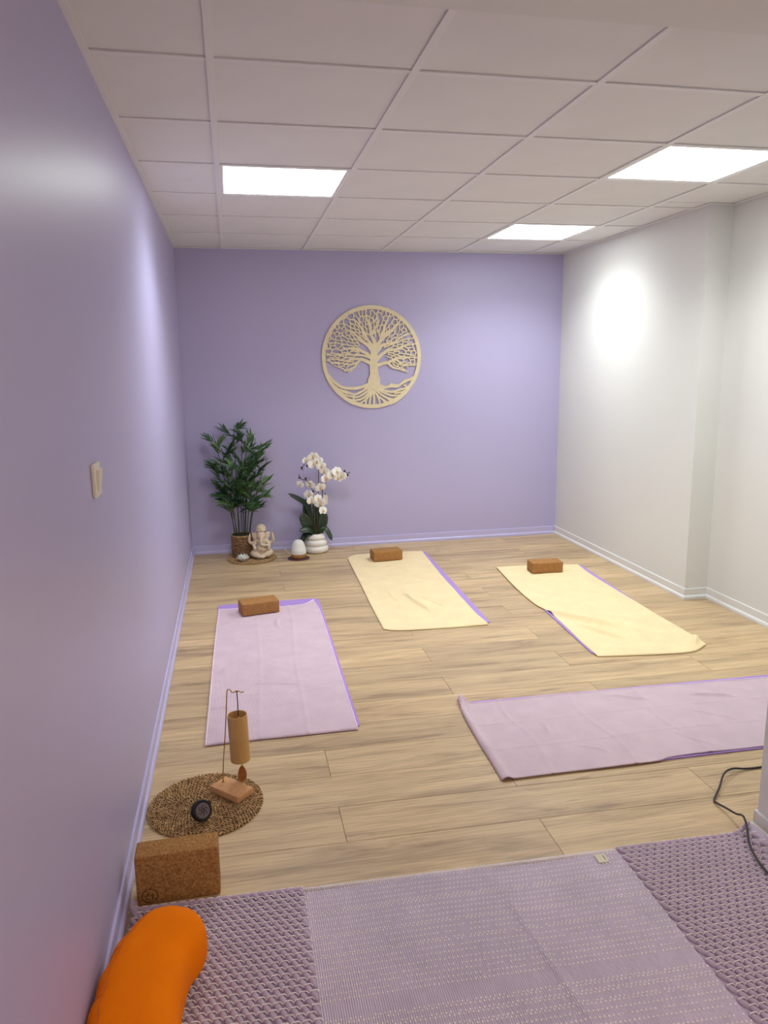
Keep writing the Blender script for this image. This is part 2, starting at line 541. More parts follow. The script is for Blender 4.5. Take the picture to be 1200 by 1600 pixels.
# baseboards: flat board with a rounded shoe moulding in front
def baseboard(name, path, side, mat, label):
    """path: floor polyline along the wall face; side = +1 when the room lies to the left of the path"""
    prof = [(0, 0), (0.016, 0), (0.0165, 0.012), (0.014, 0.020), (0.009, 0.025), (0.0075, 0.026), (0.0075, 0.064), (0.006, 0.068), (0, 0.068)]
    P = [Vector((a, b)) for a, b in path]
    n = len(P); offs = []
    for i in range(n):
        d0 = (P[i] - P[i - 1]).normalized() if i > 0 else None
        d1 = (P[i + 1] - P[i]).normalized() if i < n - 1 else None
        n0 = Vector((-d0.y, d0.x)) * side if d0 else None
        n1 = Vector((-d1.y, d1.x)) * side if d1 else None
        if n0 is None: o = n1
        elif n1 is None: o = n0
        else:
            o = (n0 + n1); o = o / max(1e-6, o.dot(n0))
        offs.append(o)
    m_ = MB(); vs = []; fs = []; kq = len(prof)
    for p, o in zip(P, offs):
        for d, z in prof:
            vs.append((p.x + o.x * d, p.y + o.y * d, z))
    for i in range(n - 1):
        for j in range(kq):
            j2 = (j + 1) % kq
            fs.append((i * kq + j, i * kq + j2, (i + 1) * kq + j2, (i + 1) * kq + j))
    fs.append(tuple(range(kq))); fs.append(tuple((n - 1) * kq + j for j in range(kq))[::-1])
    m_.add(vs, fs)
    o = m_.build(name, MAT[mat])
    bm = bmesh.new(); bm.from_mesh(o.data); bmesh.ops.recalc_face_normals(bm, faces=bm.faces[:]); bm.to_mesh(o.data); bm.free()
    return struct(o, label)
baseboard('baseboard_left', [(0, YR), (0, -0.017)], -1, 'lavender_trim', 'lavender skirting board along the left wall')
baseboard('baseboard_back', [(0, 0), (W1 - 0.017, 0)], -1, 'lavender_trim', 'lavender skirting board along the back wall')
baseboard('baseboard_right', [(W1, 0), (W1, YJ), (W2, YJ), (W2, YP)], -1, 'white_trim', 'white skirting board following the stepped right wall')
baseboard('baseboard_front', [(W2 - 0.02, YP), (XJ, YP), (XJ, YP - 0.2)], -1, 'white_trim', 'white skirting board round the partition end')

# light switch on the left wall
sw = thing('light_switch', (0, -3.878, 1.118), 'ivory light switch on the left lavender wall', 'switch')
t = MB(); t.box(0, 0.010, -0.042, 0.042, 0, 0.086); t.build('switch_plate', MAT['plug_white'], sw, True, bevel=0.003)
t = MB(); t.add([(0.0095, -0.024, 0.014), (0.0095, 0.024, 0.014), (0.0095, 0.024, 0.070), (0.0095, -0.024, 0.070),
                 (0.012, -0.024, 0.014), (0.012, 0.024, 0.014), (0.019, 0.024, 0.070), (0.019, -0.024, 0.070)],
                [(0, 3, 2, 1), (4, 5, 6, 7), (0, 1, 5, 4), (1, 2, 6, 5), (2, 3, 7, 6), (3, 0, 4, 7)])
t.build('rocker', MAT['plug_white'], sw)

# ------------------------------------------------------------------ yoga mats and towels
def rounded(poly, rads, n=6):
    out = []
    m_ = len(poly)
    for i in range(m_):
        p = Vector(poly[i]); a = (Vector(poly[i - 1]) - p).normalized(); b = (Vector(poly[(i + 1) % m_]) - p).normalized()
        r = rads[i]
        for s in range(n + 1):
            t_ = s / n
            q0 = p + a * r; q2 = p + b * r
            q = q0 * (1 - t_) ** 2 + p * 2 * t_ * (1 - t_) + q2 * t_ ** 2
            out.append((q.x, q.y))
    return out

def make_mat(corners, rads, label):
    cx = sum(c[0] for c in corners) / 4; cy = sum(c[1] for c in corners) / 4
    m_ = MB(); m_.prism([(x - cx, y - cy) for x, y in rounded(corners, rads)], 0.0002, 0.0055)
    return tag(m_.build('yoga_mat', MAT['purple_mat'], loc=(cx, cy, 0)), label, 'yoga mat', 'violet yoga mats')

make_mat([(0.216, -1.367), (0.834, -1.365), (0.806, -3.12), (0.208, -3.12)], [0.05, 0.06, 0.02, 0.02],
         'violet yoga mat under the pink towel beside the left wall')
make_mat([(1.178, -0.36), (1.79, -0.362), (1.735, -2.055), (1.137, -2.005)], [0.07, 0.02, 0.02, 0.04],
         'violet yoga mat under the cream towel in the middle, nearest the back wall')
make_mat([(2.178, -0.96), (2.785, -1.03), (2.676, -2.620), (2.076, -2.622)], [0.02, 0.03, 0.05, 0.02],
         'violet yoga mat under the cream towel beside the white wall')
make_mat([(1.276, -3.008), (2.96, -3.052), (2.96, -3.645), (1.248, -3.618)], [0.03, 0.03, 0.03, 0.02],
         'violet yoga mat lying crosswise, cut by the right edge')

def resample(pts, n):
    P = [np.array(p, float) for p in pts]
    P = [np.array(v[:2]) for v in spline([(p[0], p[1], 0) for p in P], 6)]
    d = [0.0]
    for a, b in zip(P, P[1:]): d.append(d[-1] + np.linalg.norm(b - a))
    d = np.array(d); P = np.array(P)
    s = np.linspace(0, d[-1], n)
    return np.stack([np.interp(s, d, P[:, 0]), np.interp(s, d, P[:, 1])], 1)

def towel(top, right, bottom, left, mat, hem_mat, hems, ridges, label, drops, seed, lift=None, folds=(), crossfolds=(), nu=90, nv=190, cat='towel'):
    """Coons patch over four measured edges. v: top->bottom, u: left->right"""
    T = resample(top, nu); B = resample(bottom, nu); L = resample(left, nv); Rr = resample(right, nv)
    L[0], L[-1], Rr[0], Rr[-1] = T[0], B[0], T[-1], B[-1]
    u = np.linspace(0, 1, nu)[None, :, None]; v = np.linspace(0, 1, nv)[:, None, None]
    P = (1 - v) * T[None] + v * B[None] + (1 - u) * L[:, None] + u * Rr[:, None] - ((1 - u) * (1 - v) * T[0] + u * (1 - v) * T[-1] + (1 - u) * v * B[0] + u * v * B[-1])
    X, Y = P[..., 0], P[..., 1]
    Z = np.full(X.shape, 0.0088)
    uu = np.broadcast_to(u[..., 0], X.shape); vv = np.broadcast_to(v[..., 0], X.shape)
    rng = np.random.RandomState(seed)
    # soft undulation
    for _ in range(26):
        kx, ky = rng.uniform(-30, 30), rng.uniform(-18, 18)
        Z += 0.00022 * np.sin(kx * X + ky * Y + rng.uniform(0, 6.28))
    wl_ = np.linalg.norm(B[-1] - B[0]); ll_ = np.linalg.norm(L[-1] - L[0])
    for f in folds:
        wob = 0.01 * np.sin(7 * vv + f * 30)
        Z += 0.0036 * np.exp(-((uu - f - wob) * wl_ / 0.006) ** 2)
    for f in crossfolds:
        Z += 0.0028 * np.exp(-((vv - f - 0.004 * np.sin(9 * uu + f * 20)) * ll_ / 0.007) ** 2)
    for (x0, y0, x1, y1, hgt, wd) in ridges:
        hgt *= 2.0
        dx, dy = x1 - x0, y1 - y0; LL = math.hypot(dx, dy)
        s = ((X - x0) * dx + (Y - y0) * dy) / LL ** 2
        d = ((X - x0) * -dy + (Y - y0) * dx) / LL + 0.012 * np.sin(s * 4.0 + x0 * 9)
        env = np.clip(s * 4, 0, 1) * np.clip((1 - s) * 4, 0, 1)
        Z += hgt * np.exp(-(d / wd) ** 2) * env - 0.35 * hgt * np.exp(-((d - 2.2 * wd) / wd) ** 2) * env
    if lift is not None: Z += lift(X, Y)
    Z = np.maximum(Z, 0.0085)
    def fall(d, r=0.011):
        t_ = np.clip(d / r, 0, 1)
        return np.sqrt(np.clip(1 - (1 - t_) ** 2, 0, 1))
    K = np.ones(X.shape)
    if 'b' in drops: K = np.minimum(K, fall((1 - vv) * ll_))
    if 't' in drops: K = np.minimum(K, fall(vv * ll_))
    if 'l' in drops: K = np.minimum(K, fall(uu * wl_))
    if 'r' in drops: K = np.minimum(K, fall((1 - uu) * wl_))
    Z = 0.0040 + (Z - 0.0040) * K
    cx, cy = float(X.mean()), float(Y.mean())
    vs = np.stack([X - cx, Y - cy, Z], -1).reshape(-1, 3)
    fs = []
    for j in range(nv - 1):
        for i in range(nu - 1):
            a = j * nu + i
            fs.append((a, a + nu, a + nu + 1, a + 1))
    me = bpy.data.meshes.new('towel'); me.from_pydata(vs.tolist(), [], fs); me.update()
    root = thing('yoga_towel', (cx, cy, 0), label, cat, 'towels spread over the yoga mats')
    o = ob('towel_cloth', me, MAT[mat], root)
    me.polygons.foreach_set('use_smooth', [True] * len(me.polygons))
    md = o.modifiers.new('thickness', 'SOLIDIFY'); md.thickness = 0.0028; md.offset = -1.0
    for h in hems:
        if h == 't': line = [(X[0, i], Y[0, i], Z[0, i]) for i in range(nu)]
        if h == 'b': line = [(X[-1, i], Y[-1, i], Z[-1, i]) for i in range(nu)]
        if h == 'l': line = [(X[j, 0], Y[j, 0], Z[j, 0]) for j in range(nv)]
        if h == 'r': line = [(X[j, -1], Y[j, -1], Z[j, -1]) for j in range(nv)]
        m_ = MB(); m_.tube([(x - cx, y - cy, max(0.0045, z)) for x, y, z in line[::2] + [line[-1]]], 0.0032, 6)
        m_.build('hem', MAT[hem_mat], root, True)
    return root

towel([(0.222, -1.467), (0.346, -1.481), (0.488, -1.500), (0.604, -1.505), (0.721, -1.490), (0.77, -1.450), (0.797, -1.406)],
      [(0.797, -1.406), (0.812, -1.626), (0.808, -2.057), (0.802, -2.361), (0.796, -2.734), (0.793, -2.982), (0.790, -3.150)],
      [(0.194, -3.150), (0.361, -3.145), (0.587, -3.148), (0.736, -3.148), (0.790, -3.150)],
      [(0.222, -1.467), (0.211, -1.914), (0.204, -2.367), (0.199, -2.782), (0.195, -3.021), (0.194, -3.150)],
      'pink', 'pink_hem', 'tlr',
      [(0.22, -2.44, 0.36, -2.36, 0.006, 0.006), (0.34, -1.98, 0.56, -1.93, 0.003, 0.005), (0.36, -2.62, 0.62, -2.66, 0.005, 0.007),
       (0.20, -2.82, 0.29, -2.86, 0.006, 0.006), (0.40, -2.90, 0.60, -2.83, 0.003, 0.005), (0.66, -2.26, 0.81, -2.24, 0.003, 0.005),
       (0.54, -1.72, 0.57, -1.90, 0.007, 0.010), (0.21, -1.78, 0.33, -1.75, 0.003, 0.005), (0.22, -2.10, 0.32, -2.08, 0.002, 0.005)],
      'lilac pink ribbed towel on the mat beside the left lavender wall', 'b', 1, folds=(0.36, 0.66), crossfolds=(0.30, 0.52, 0.75))
towel([(1.163, -0.426), (1.238, -0.350), (1.367, -0.340), (1.613, -0.342), (1.740, -0.356), (1.767, -0.373)],
      [(1.767, -0.373), (1.731, -1.0), (1.715, -1.464), (1.703, -1.856), (1.709, -2.003), (1.712, -2.088)],
      [(1.122, -2.022), (1.179, -2.058), (1.297, -2.076), (1.478, -2.086), (1.626, -2.090), (1.712, -2.088)],
      [(1.163, -0.426), (1.144, -1.099), (1.129, -1.614), (1.124, -1.911), (1.122, -2.022)],
      'cream', 'cream_hem', '',
      [(1.38, -1.38, 1.46, -1.86, 0.010, 0.012), (1.46, -1.45, 1.58, -1.80, 0.006, 0.013), (1.28, -1.30, 1.33, -1.62, 0.005, 0.013),
       (1.30, -0.80, 1.42, -0.78, 0.003, 0.012)],
      'cream towel on the middle mat nearest the back wall', 'bl', 2)
towel([(2.168, -0.946), (2.379, -0.962), (2.643, -1.004), (2.764, -1.022)],
      [(2.764, -1.022), (2.735, -1.291), (2.722, -1.726), (2.712, -2.183), (2.712, -2.445), (2.702, -2.640)],
      [(2.084, -2.660), (2.297, -2.692), (2.496, -2.713), (2.600, -2.705), (2.702, -2.640)],
      [(2.168, -0.946), (2.118, -1.447), (2.105, -1.798), (2.128, -1.972), (2.112, -2.240), (2.092, -2.475), (2.084, -2.660)],
      'cream', 'cream_hem', '',
      [(2.10, -1.93, 2.42, -2.36, 0.014, 0.022), (2.20, -2.20, 2.32, -2.52, 0.009, 0.016), (2.28, -2.46, 2.60, -2.46, 0.003, 0.014),
       (2.62, -2.68, 2.71, -2.50, 0.010, 0.018)],
      'cream towel on the mat beside the white wall', 'b', 3)
def lift4(X, Y):
    return 0.030 * np.exp(-(((X - 1.262) / 0.030) ** 2 + ((Y + 2.99) / 0.05) ** 2)) + 0.010 * np.exp(-((X - 1.245) / 0.016) ** 2)
towel([(1.258, -2.985), (1.295, -3.034), (1.368, -3.036), (1.712, -3.038), (2.196, -3.055), (2.718, -3.081), (2.955, -3.095)],
      [(2.955, -3.095), (2.957, -3.35), (2.955, -3.640)],
      [(1.222, -3.632), (1.263, -3.634), (1.424, -3.634), (1.795, -3.638), (1.907, -3.622), (2.269, -3.628), (2.955, -3.640)],
      [(1.258, -2.985), (1.239, -3.14), (1.229, -3.345), (1.226, -3.509), (1.222, -3.632)],
      'pink', 'pink_hem', 't',
      [(1.90, -3.10, 2.08, -3.16, 0.005, 0.009), (2.25, -3.14, 2.45, -3.24, 0.006, 0.010), (2.20, -3.28, 2.30, -3.42, 0.004, 0.009),
       (1.55, -3.25, 1.50, -3.38, 0.004, 0.008), (1.60, -3.46, 1.68, -3.56, 0.003, 0.008), (2.0, -3.45, 2.1, -3.58, 0.003, 0.008)],
      'lilac pink towel on the crosswise mat cut by the right edge', 'l', 4, lift=lift4, folds=(0.12, 0.30, 0.47), crossfolds=(0.33, 0.66), nu=190, nv=90)

# ------------------------------------------------------------------ cork blocks
def cork_block(x, y, z, rz, sx, sy, sz, mat, label):
    m_ = MB(); m_.box(-sx / 2, sx / 2, -sy / 2, sy / 2, 0, sz)
    o = m_.build('cork_block', MAT[mat], None, True, (x, y, z), bevel=0.006, seg=3)
    o.rotation_euler = (0, 0, rz)
    return tag(o, label, 'yoga block', 'cork yoga blocks')
def from_front(xa, ya, xb, yb, sy):
    a = math.atan2(yb - ya, xb - xa); mx, my = (xa + xb) / 2, (ya + yb) / 2
    return mx - math.sin(a) * sy / 2, my + math.cos(a) * sy / 2, a
x, y, a = from_front(0.362, -1.651, 0.574, -1.607, 0.12)
cork_block(x, y, 0.0125, a, 0.222, 0.12, 0.073, 'cork_far', 'brown cork block at the head of the pink towel by the left wall')
x, y, a = from_front(1.341, -0.614, 1.555, -0.592, 0.12)
cork_block(x, y, 0.0125, a, 0.222, 0.12, 0.073, 'cork_far', 'brown cork block at the head of the middle cream towel')
x, y, a = from_front(2.349, -1.195, 2.560, -1.206, 0.12)
cork_block(x, y, 0.0125, a, 0.222, 0.12, 0.073, 'cork_far', 'brown cork block on the cream towel beside the white wall')
fb = thing('cork_block', (0.149, -3.972, 0.0), 'speckled cork block stood on its long edge with a round hand logo', 'yoga block', 'cork yoga blocks', 0.012)
m_ = MB(); m_.box(-0.111, 0.111, -0.038, 0.038, 0, 0.148); m_.build('block_body', MAT['cork'], fb, True, bevel=0.006, seg=3)
# emblem: ring with an open hand drawn in strokes
lg = MB(); lx, lz, ly = -0.077, 0.029, -0.0383
def stroke(pts, r=0.0008):
    lg.tube([(lx + a * 0.0205, ly, lz + b * 0.0205) for a, b in pts], r, 5)
stroke([(math.cos(t_ * 0.2094), math.sin(t_ * 0.2094)) for t_ in range(31)], 0.0009)
stroke([(-0.42, 0.18), (-0.46, -0.1), (-0.36, -0.4), (-0.1, -0.62)])
stroke([(-0.30, 0.48), (-0.30, 0.2), (-0.22, -0.05)])
stroke([(-0.02, 0.62), (-0.08, 0.35), (-0.12, 0.05)])
stroke([(0.06, -0.08), (0.12, 0.12), (0.3, 0.22), (0.5, 0.2)])
stroke([(0.34, 0.1), (0.36, -0.2), (0.30, -0.56)], 0.001)
stroke([(-0.12, -0.62), (0.1, -0.72), (0.3, -0.56)])
lg.build('emblem', MAT['logo'], fb)

# ------------------------------------------------------------------ braided round mats
def braided_mat(cx, cy, R, label, seed):
    rng = random.Random(seed)
    root = thing('round_placemat', (cx, cy, 0), label, 'placemat', 'braided seagrass placemats')
    b = MB(); b.lathe([(R * 0.98, 0.0002), (R * 0.985, 0.003), (R * 0.97, 0.005)], 48)
    b.build('backing', MAT['straw_dark'], root)
    m_ = MB(); pitch = 0.0132; n = int((R - 0.004) / pitch)
    for i in range(n):
        r = R - 0.005 - i * pitch
        if r < 0.004: continue
        cnt = max(5, int(2 * math.pi * r / 0.0125))
        for q in range(cnt):
            a = 2 * math.pi * (q + (i % 2) * 0.5) / cnt + rng.uniform(-0.1, 0.1) / cnt
            for s in (-1, 1):
                rr = r + s * pitch * 0.25
                aa = a + (0.25 if s > 0 else -0.25) * 2 * math.pi / cnt
                rot = Euler((rng.uniform(-0.2, 0.2), rng.uniform(-0.25, 0.25), aa + math.pi / 2 + s * 0.62 + rng.uniform(-0.15, 0.15))).to_matrix()
                m_.ell((rr * math.cos(aa), rr * math.sin(aa), 0.0064 + rng.uniform(-0.0016, 0.0010)), (0.0084, 0.0029, 0.0036), 6, 4, rot)
    o = m_.build('braid', MAT['straw'], root, True); o['kind'] = 'stuff'
    return root
braided_mat(0.2065, -3.555, 0.188, 'round braided seagrass mat in front under the bamboo chime', 1)
braided_mat(0.452, -0.235, 0.185, 'round braided seagrass mat under the potted bamboo at the back wall', 2)
ZM = 0.0114
# ------------------------------------------------------------------ bamboo chime on its stand
cb_ = thing('bamboo_wind_chime', (0.293, -3.515, ZM), 'bamboo tube chime hanging from a brass hook on a small wooden stand', 'wind chime')
def rel(p): return (p[0] - 0.293, p[1] + 3.515, p[2] - ZM)
t = MB(); t.box(-0.066, 0.066, -0.038, 0.038, 0, 0.024)
o = t.build('stand_base', MAT['beech'], cb_, True, bevel=0.003); o.rotation_euler = (0, 0, math.radians(-46))
rod = [(0.264, -3.478, 0.030), (0.268, -3.478, 0.10), (0.281, -3.479, 0.22), (0.290, -3.480, 0.32), (0.294, -3.480, 0.365), (0.299, -3.480, 0.374), (0.305, -3.480, 0.371), (0.310, -3.480, 0.362), (0.318, -3.480, 0.362), (0.326, -3.480, 0.366), (0.334, -3.480, 0.364), (0.341, -3.480, 0.358), (0.350, -3.480, 0.361)]
t = MB(); t.tube([rel(p) for p in spline(rod, 5)], 0.0019, 8); t.build('brass_rod', MAT['brass'], cb_, True)
t = MB(); t.lathe([(0.0042, 0), (0.0042, 0.004), (0.002, 0.006)], 12, rel((0.264, -3.478, 0.0335))); t.build('ferrule', MAT['brass'], cb_)
TX, TY = 0.3265, -3.48
t = MB(); t.tube([rel(p) for p in ((TX, TY, 0.366), (TX + 0.001, TY, 0.33), (TX + 0.001, TY, 0.262))], 0.0019, 6)
t.tube([rel((TX + 0.004 * math.cos(q), TY + 0.003 * math.sin(q), 0.364)) for q in [i * 0.6 for i in range(11)]], 0.0016, 5)
t.build('hanging_cord', MAT['cord'], cb_)
t = MB(); t.tube([rel((TX + 0.001, TY, 0.272)), rel((TX + 0.001, TY, 0.252))], 0.0034, 8); t.build('bead', MAT['beech'], cb_)
tube = bpy.data.objects.new('chime_tube', None)
bpy.data.objects.remove(tube)
t = MB(); r0, n_ = 0.0335, 40
vs = []; fs = []
prof = [(r0, 0.0), (r0 + 0.0004, 0.01), (r0, 0.165), (r0 - 0.0005, 0.168), (r0 - 0.003, 0.168), (r0 - 0.0035, 0.165), (r0 - 0.0035, 0.003), (r0 - 0.003, 0.0)]
for (r, z) in prof:
    for j in range(n_):
        a = 2 * math.pi * j / n_; vs.append((r * math.cos(a), r * math.sin(a), z))
for i in range(len(prof)):
    i2 = (i + 1) % len(prof)
    for j in range(n_):
        j2 = (j + 1) % n_
        fs.append((i * n_ + j, i * n_ + j2, i2 * n_ + j2, i2 * n_ + j))
t.add(vs, fs)
o = t.build('chime_tube', MAT['bamboo'], cb_, True, rel((TX + 0.0005, TY, 0.112))); o.rotation_euler = (0, math.radians(-1.2), 0)
t = MB(); t.lathe([(0.0, 0.0), (0.024, 0.0), (0.024, 0.004), (0.0, 0.004)], 28, rel((TX + 0.001, TY, 0.21))); t.build('inner_disc', MAT['bamboo_in'], cb_)
t = MB(); t.tube([rel((TX + 0.0015, TY, 0.21)), rel((TX + 0.004, TY, 0.088))], 0.0011, 5); t.build('pendant_cord', MAT['cord'], cb_)
t = MB(); outl = []
for q in range(24):
    a = 2 * math.pi * q / 24; rr = 0.0145 * (1 - 0.25 * math.sin(a))
    outl.append((rr * math.cos(a), 0.029 * math.sin(a)))
vs = [(a, -0.0025, b) for a, b in outl] + [(a, 0.0025, b) for a, b in outl] + [(0, -0.004, 0), (0, 0.004, 0)]
fs = [(i, (i + 1) % 24, 48) for i in range(24)] + [(24 + (i + 1) % 24, 24 + i, 49) for i in range(24)] + [(i, 24 + i, 24 + (i + 1) % 24, (i + 1) % 24) for i in range(24)]
t.add(vs, fs)
o = t.build('wind_catcher', MAT['pendant'], cb_, True, rel((TX + 0.004, TY, 0.060))); o.rotation_euler = (0, 0, -0.1)

# small black round device standing tilted on the mat
nrm = Vector((0.46, -0.76, 0.46)).normalized()
zax = nrm; xax = Vector((0, 0, 1)).cross(zax).normalized(); yax = zax.cross(xax)
rotm = Matrix((xax, yax, zax)).transposed().to_4x4()
dv = thing('round_speaker', (0.199, -3.658, ZM), 'small black round disc with a grey patterned face on the braided mat', 'device')
def disc_part(name, prof, mat, n=36, smooth=True):
    t = MB(); t.lathe(prof, n); o = t.build(name, MAT[mat], dv, smooth)
    o.matrix_local = Matrix.Translation((0, 0, 0.0355)) @ rotm
    return o
disc_part('rubber_body', [(0.026, -0.020), (0.031, -0.016), (0.0335, -0.008), (0.0335, 0.004), (0.031, 0.009), (0.0265, 0.010), (0.0235, 0.0085)], 'black')
disc_part('face_plate', [(0.0, 0.0070), (0.0238, 0.0070), (0.0238, 0.0088), (0.0, 0.0092)], 'face')
t = MB()
for q in range(6):
    a = q * math.pi / 3
    pts = [(0.011 * math.cos(a) + 0.0055 * math.cos(b), 0.011 * math.sin(a) + 0.0055 * math.sin(b), 0.0093) for b in [a + i * 0.5 for i in range(11)]]
    t.tube(pts, 0.0008, 4)
t.tube([(0.004 * math.cos(i * 0.6), 0.004 * math.sin(i * 0.6), 0.0094) for i in range(12)], 0.0008, 4)
o = t.build('relief_pattern', MAT['face_dark'], dv); o.matrix_local = Matrix.Translation((0, 0, 0.0355)) @ rotm

# ------------------------------------------------------------------ woven rug
RX0, RX1, RS1, RS2 = 0.026, 1.866, 0.487, 1.424
RYN = -5.2
def rug_top(x): return -4.045 - 0.030 * (x - 0.4)
rug = thing('woven_rug', (0.95, -4.6, 0.0), 'mauve woven rug with chunky side bands and a fine ribbed middle', 'rug')
ro = Vector((0.95, -4.6, 0.0))
def und(x, y):
    z = 0.0012 * math.sin(9 * x + 3 * y) + 0.001 * math.sin(5 * y - 11 * x)
    # crease running down the middle field
    d = x - (1.02 + 0.25 * (-4.08 - y) * 0.4)
    if y < -4.1: z += 0.004 * math.exp(-(d / 0.012) ** 2) * min(1, (-4.1 - y) * 8) * max(0, min(1, (y + 4.75) * 5))
    return z
def curl(x):
    """right border rides up against the partition skirting"""
    d = max(0.0, x - 1.80)
    return 0.040 * (d / 0.066) ** 2 if x > 1.80 else 0.0
b = MB(); nx = 60; ny = 30
for j in range(ny + 1):
    for i in range(nx + 1):
        x = RX0 + (RX1 - RX0) * i / nx
        yt = rug_top(x) - 0.006
        y = yt + (RYN - yt) * j / ny
        b.v.append((x - ro.x, y - ro.y, 0.0025 + curl(x) + max(0, und(x, y)) * 0.9))
for j in range(ny):
    for i in range(nx):
        a = j * (nx + 1) + i
        b.f.append((a, a + nx + 1, a + nx + 2, a + 1))
o = b.build('ground_weave', MAT['rug'], rug, True)
md = o.modifiers.new('thickness', 'SOLIDIFY'); md.thickness = 0.002
# centre field: ribs along the length, ecru floats in dotted rows
m_ = MB(); pitch = 0.0056; nr = int((RS2 - RS1) / pitch)
prof = [(-0.5, 0.0), (-0.36, 0.62), (0.0, 1.0), (0.36, 0.62), (0.5, 0.0)]
for i in range(nr):
    xc = RS1 + (i + 0.5) * pitch
    yt = rug_top(xc); segs = 44; rows = []
    for s in range(segs + 1):
        y = yt + (RYN - yt) * s / segs
        z0 = 0.0040 + und(xc, y)
        rows.append([(xc + a * pitch * 0.9 - ro.x, y - ro.y, z0 + h * 0.0032) for a, h in prof])
    vs = [p for r in rows for p in r]; fs = []
    for s in range(segs):
        for q in range(4):
            a = s * 5 + q; fs.append((a, a + 5, a + 6, a + 1))
    fs.append((0, 1, 2, 3, 4))
    m_.add(vs, fs)
o = m_.build('ribbed_field', MAT['rug_rib'], rug, True); o['kind'] = 'stuff'
m_ = MB(); rng = random.Random(3)
row = 0; y = 0.012
while True:
    yy = -4.062 - y
    if yy < -4.98: break
    off = row % 2; step = 2
    skipband = rng.random() < 0.06
    if not skipband:
        for i in range(off, nr, step):
            if rng.random() < 0.07: continue
            xc = RS1 + (i + 0.5) * pitch
            y_ = yy - 0.030 * (xc - 0.95) + rng.uniform(-0.0008, 0.0008)
            m_.ell((xc - ro.x, y_ - ro.y, 0.0072 + und(xc, y_)), (0.0028, 0.0026 + 0.0008 * rng.random(), 0.0018), 6, 4)
    y += rng.choice((0.0165, 0.019, 0.019, 0.021, 0.008)); row += 1
o = m_.build('dotted_thread', MAT['thread'], rug, True); o['kind'] = 'stuff'
# whipped edge of the centre field
m_ = MB()
for i in range(int((RS2 - RS1) / 0.0062)):
    x = RS1 + i * 0.0062
    m_.ell((x - ro.x, rug_top(x) + 0.001 - ro.y, 0.0065), (0.0026, 0.0085, 0.0042), 6, 4, Euler((0, 0, 0.35)).to_matrix())
o = m_.build('whipped_edge', MAT['thread'], rug, True); o['kind'] = 'stuff'
# chunky side bands: felt ropes bulging between ecru weft threads
def band(xa, xb, lean, name):
    ropes = MB(); thr = MB(); rng = random.Random(int(xa * 1000) + 5)
    rp = 0.0200; cw = 0.0245; r = 0
    y = 0.004
    while rug_top(xa) - y > RYN:
        off = (r % 2) * cw * 0.5
        nc = int((xb - xa) / cw) + 1
        pts = []
        for i in range(nc + 1):
            x = xa + off + i * cw
            if x > xb or x < xa: continue
            yc = rug_top(x) - y
            zc = 0.0062 + curl(x) + und(x, yc) * 0.5
            rz = lean + rng.uniform(-0.10, 0.10)
            slope = math.atan(1.21 * max(0, x - 1.80) / 0.066) if x > 1.80 else 0.0
            rot = Euler((0.10, -slope, rz)).to_matrix()
            ropes.ell((x - ro.x, yc - ro.y, zc), (0.0080, 0.0180, 0.0070), 8, 5, rot)
            pts += [(x - 0.010 - ro.x, yc + 0.0085 - ro.y, zc + 0.0052), (x - 0.008 - ro.x, yc + 0.0088 - ro.y, zc + 0.0074), (x + 0.005 - ro.x, yc + 0.0092 - ro.y, zc + 0.0074), (x + 0.0085 - ro.x, yc + 0.0082 - ro.y, zc + 0.0050), (x + 0.0120 - ro.x, yc + 0.008 - ro.y, zc - 0.001)]
        if len(pts) > 1: thr.tube(pts, 0.0013, 5)
        y += rp; r += 1
    o = ropes.build('felt_rope_band', MAT['rug'], rug, True); o['kind'] = 'stuff'
    o = thr.build('weft_thread', MAT['thread'], rug, True); o['kind'] = 'stuff'
    ed = MB(); x = xa
    while x < xb:
        ed.ell((x - ro.x, rug_top(x) + 0.003 - ro.y, 0.008 + curl(x)), (0.014, 0.007, 0.0065), 8, 5, Euler((0, -math.atan(1.21 * max(0, x - 1.80) / 0.066), 0.25)).to_matrix())
        x += 0.0175
    o = ed.build('rope_edge', MAT['rug'], rug, True); o['kind'] = 'stuff'
band(RX0 + 0.012, RS1 - 0.006, 0.42, 'left')
band(RS2 + 0.010, RX1 - 0.006, 0.55, 'right')
# tufted corner at the wall
t = MB()
for i in range(7):
    a = i * 0.35
    t.tube([(0.030 - ro.x + 0.004 * i * 0.5, -4.045 - ro.y - 0.004 * i, 0.006), (0.026 + 0.002 * i - ro.x, -4.035 - ro.y + 0.004 * math.sin(a), 0.022), (0.024 + 0.003 * i - ro.x, -4.028 - ro.y, 0.034 + 0.004 * math.sin(a * 2))], [0.003, 0.0025, 0.001], 6)
t.build('corner_tuft', MAT['rug'], rug, True)
lb = MB(); lb.box(-0.016, 0.016, -0.018, 0.018, 0, 0.0016)
o = lb.build('care_label', MAT['label'], rug, False, (1.359 - ro.x, -4.104 - ro.y, 0.0088)); o.rotation_euler = (0, 0, -0.03)
lm_ = MB(); lm_.box(0.0075, 0.0095, -0.009, 0.012, 0.0016, 0.0020)
lm_.build('label_print', MAT['face_dark'], o)

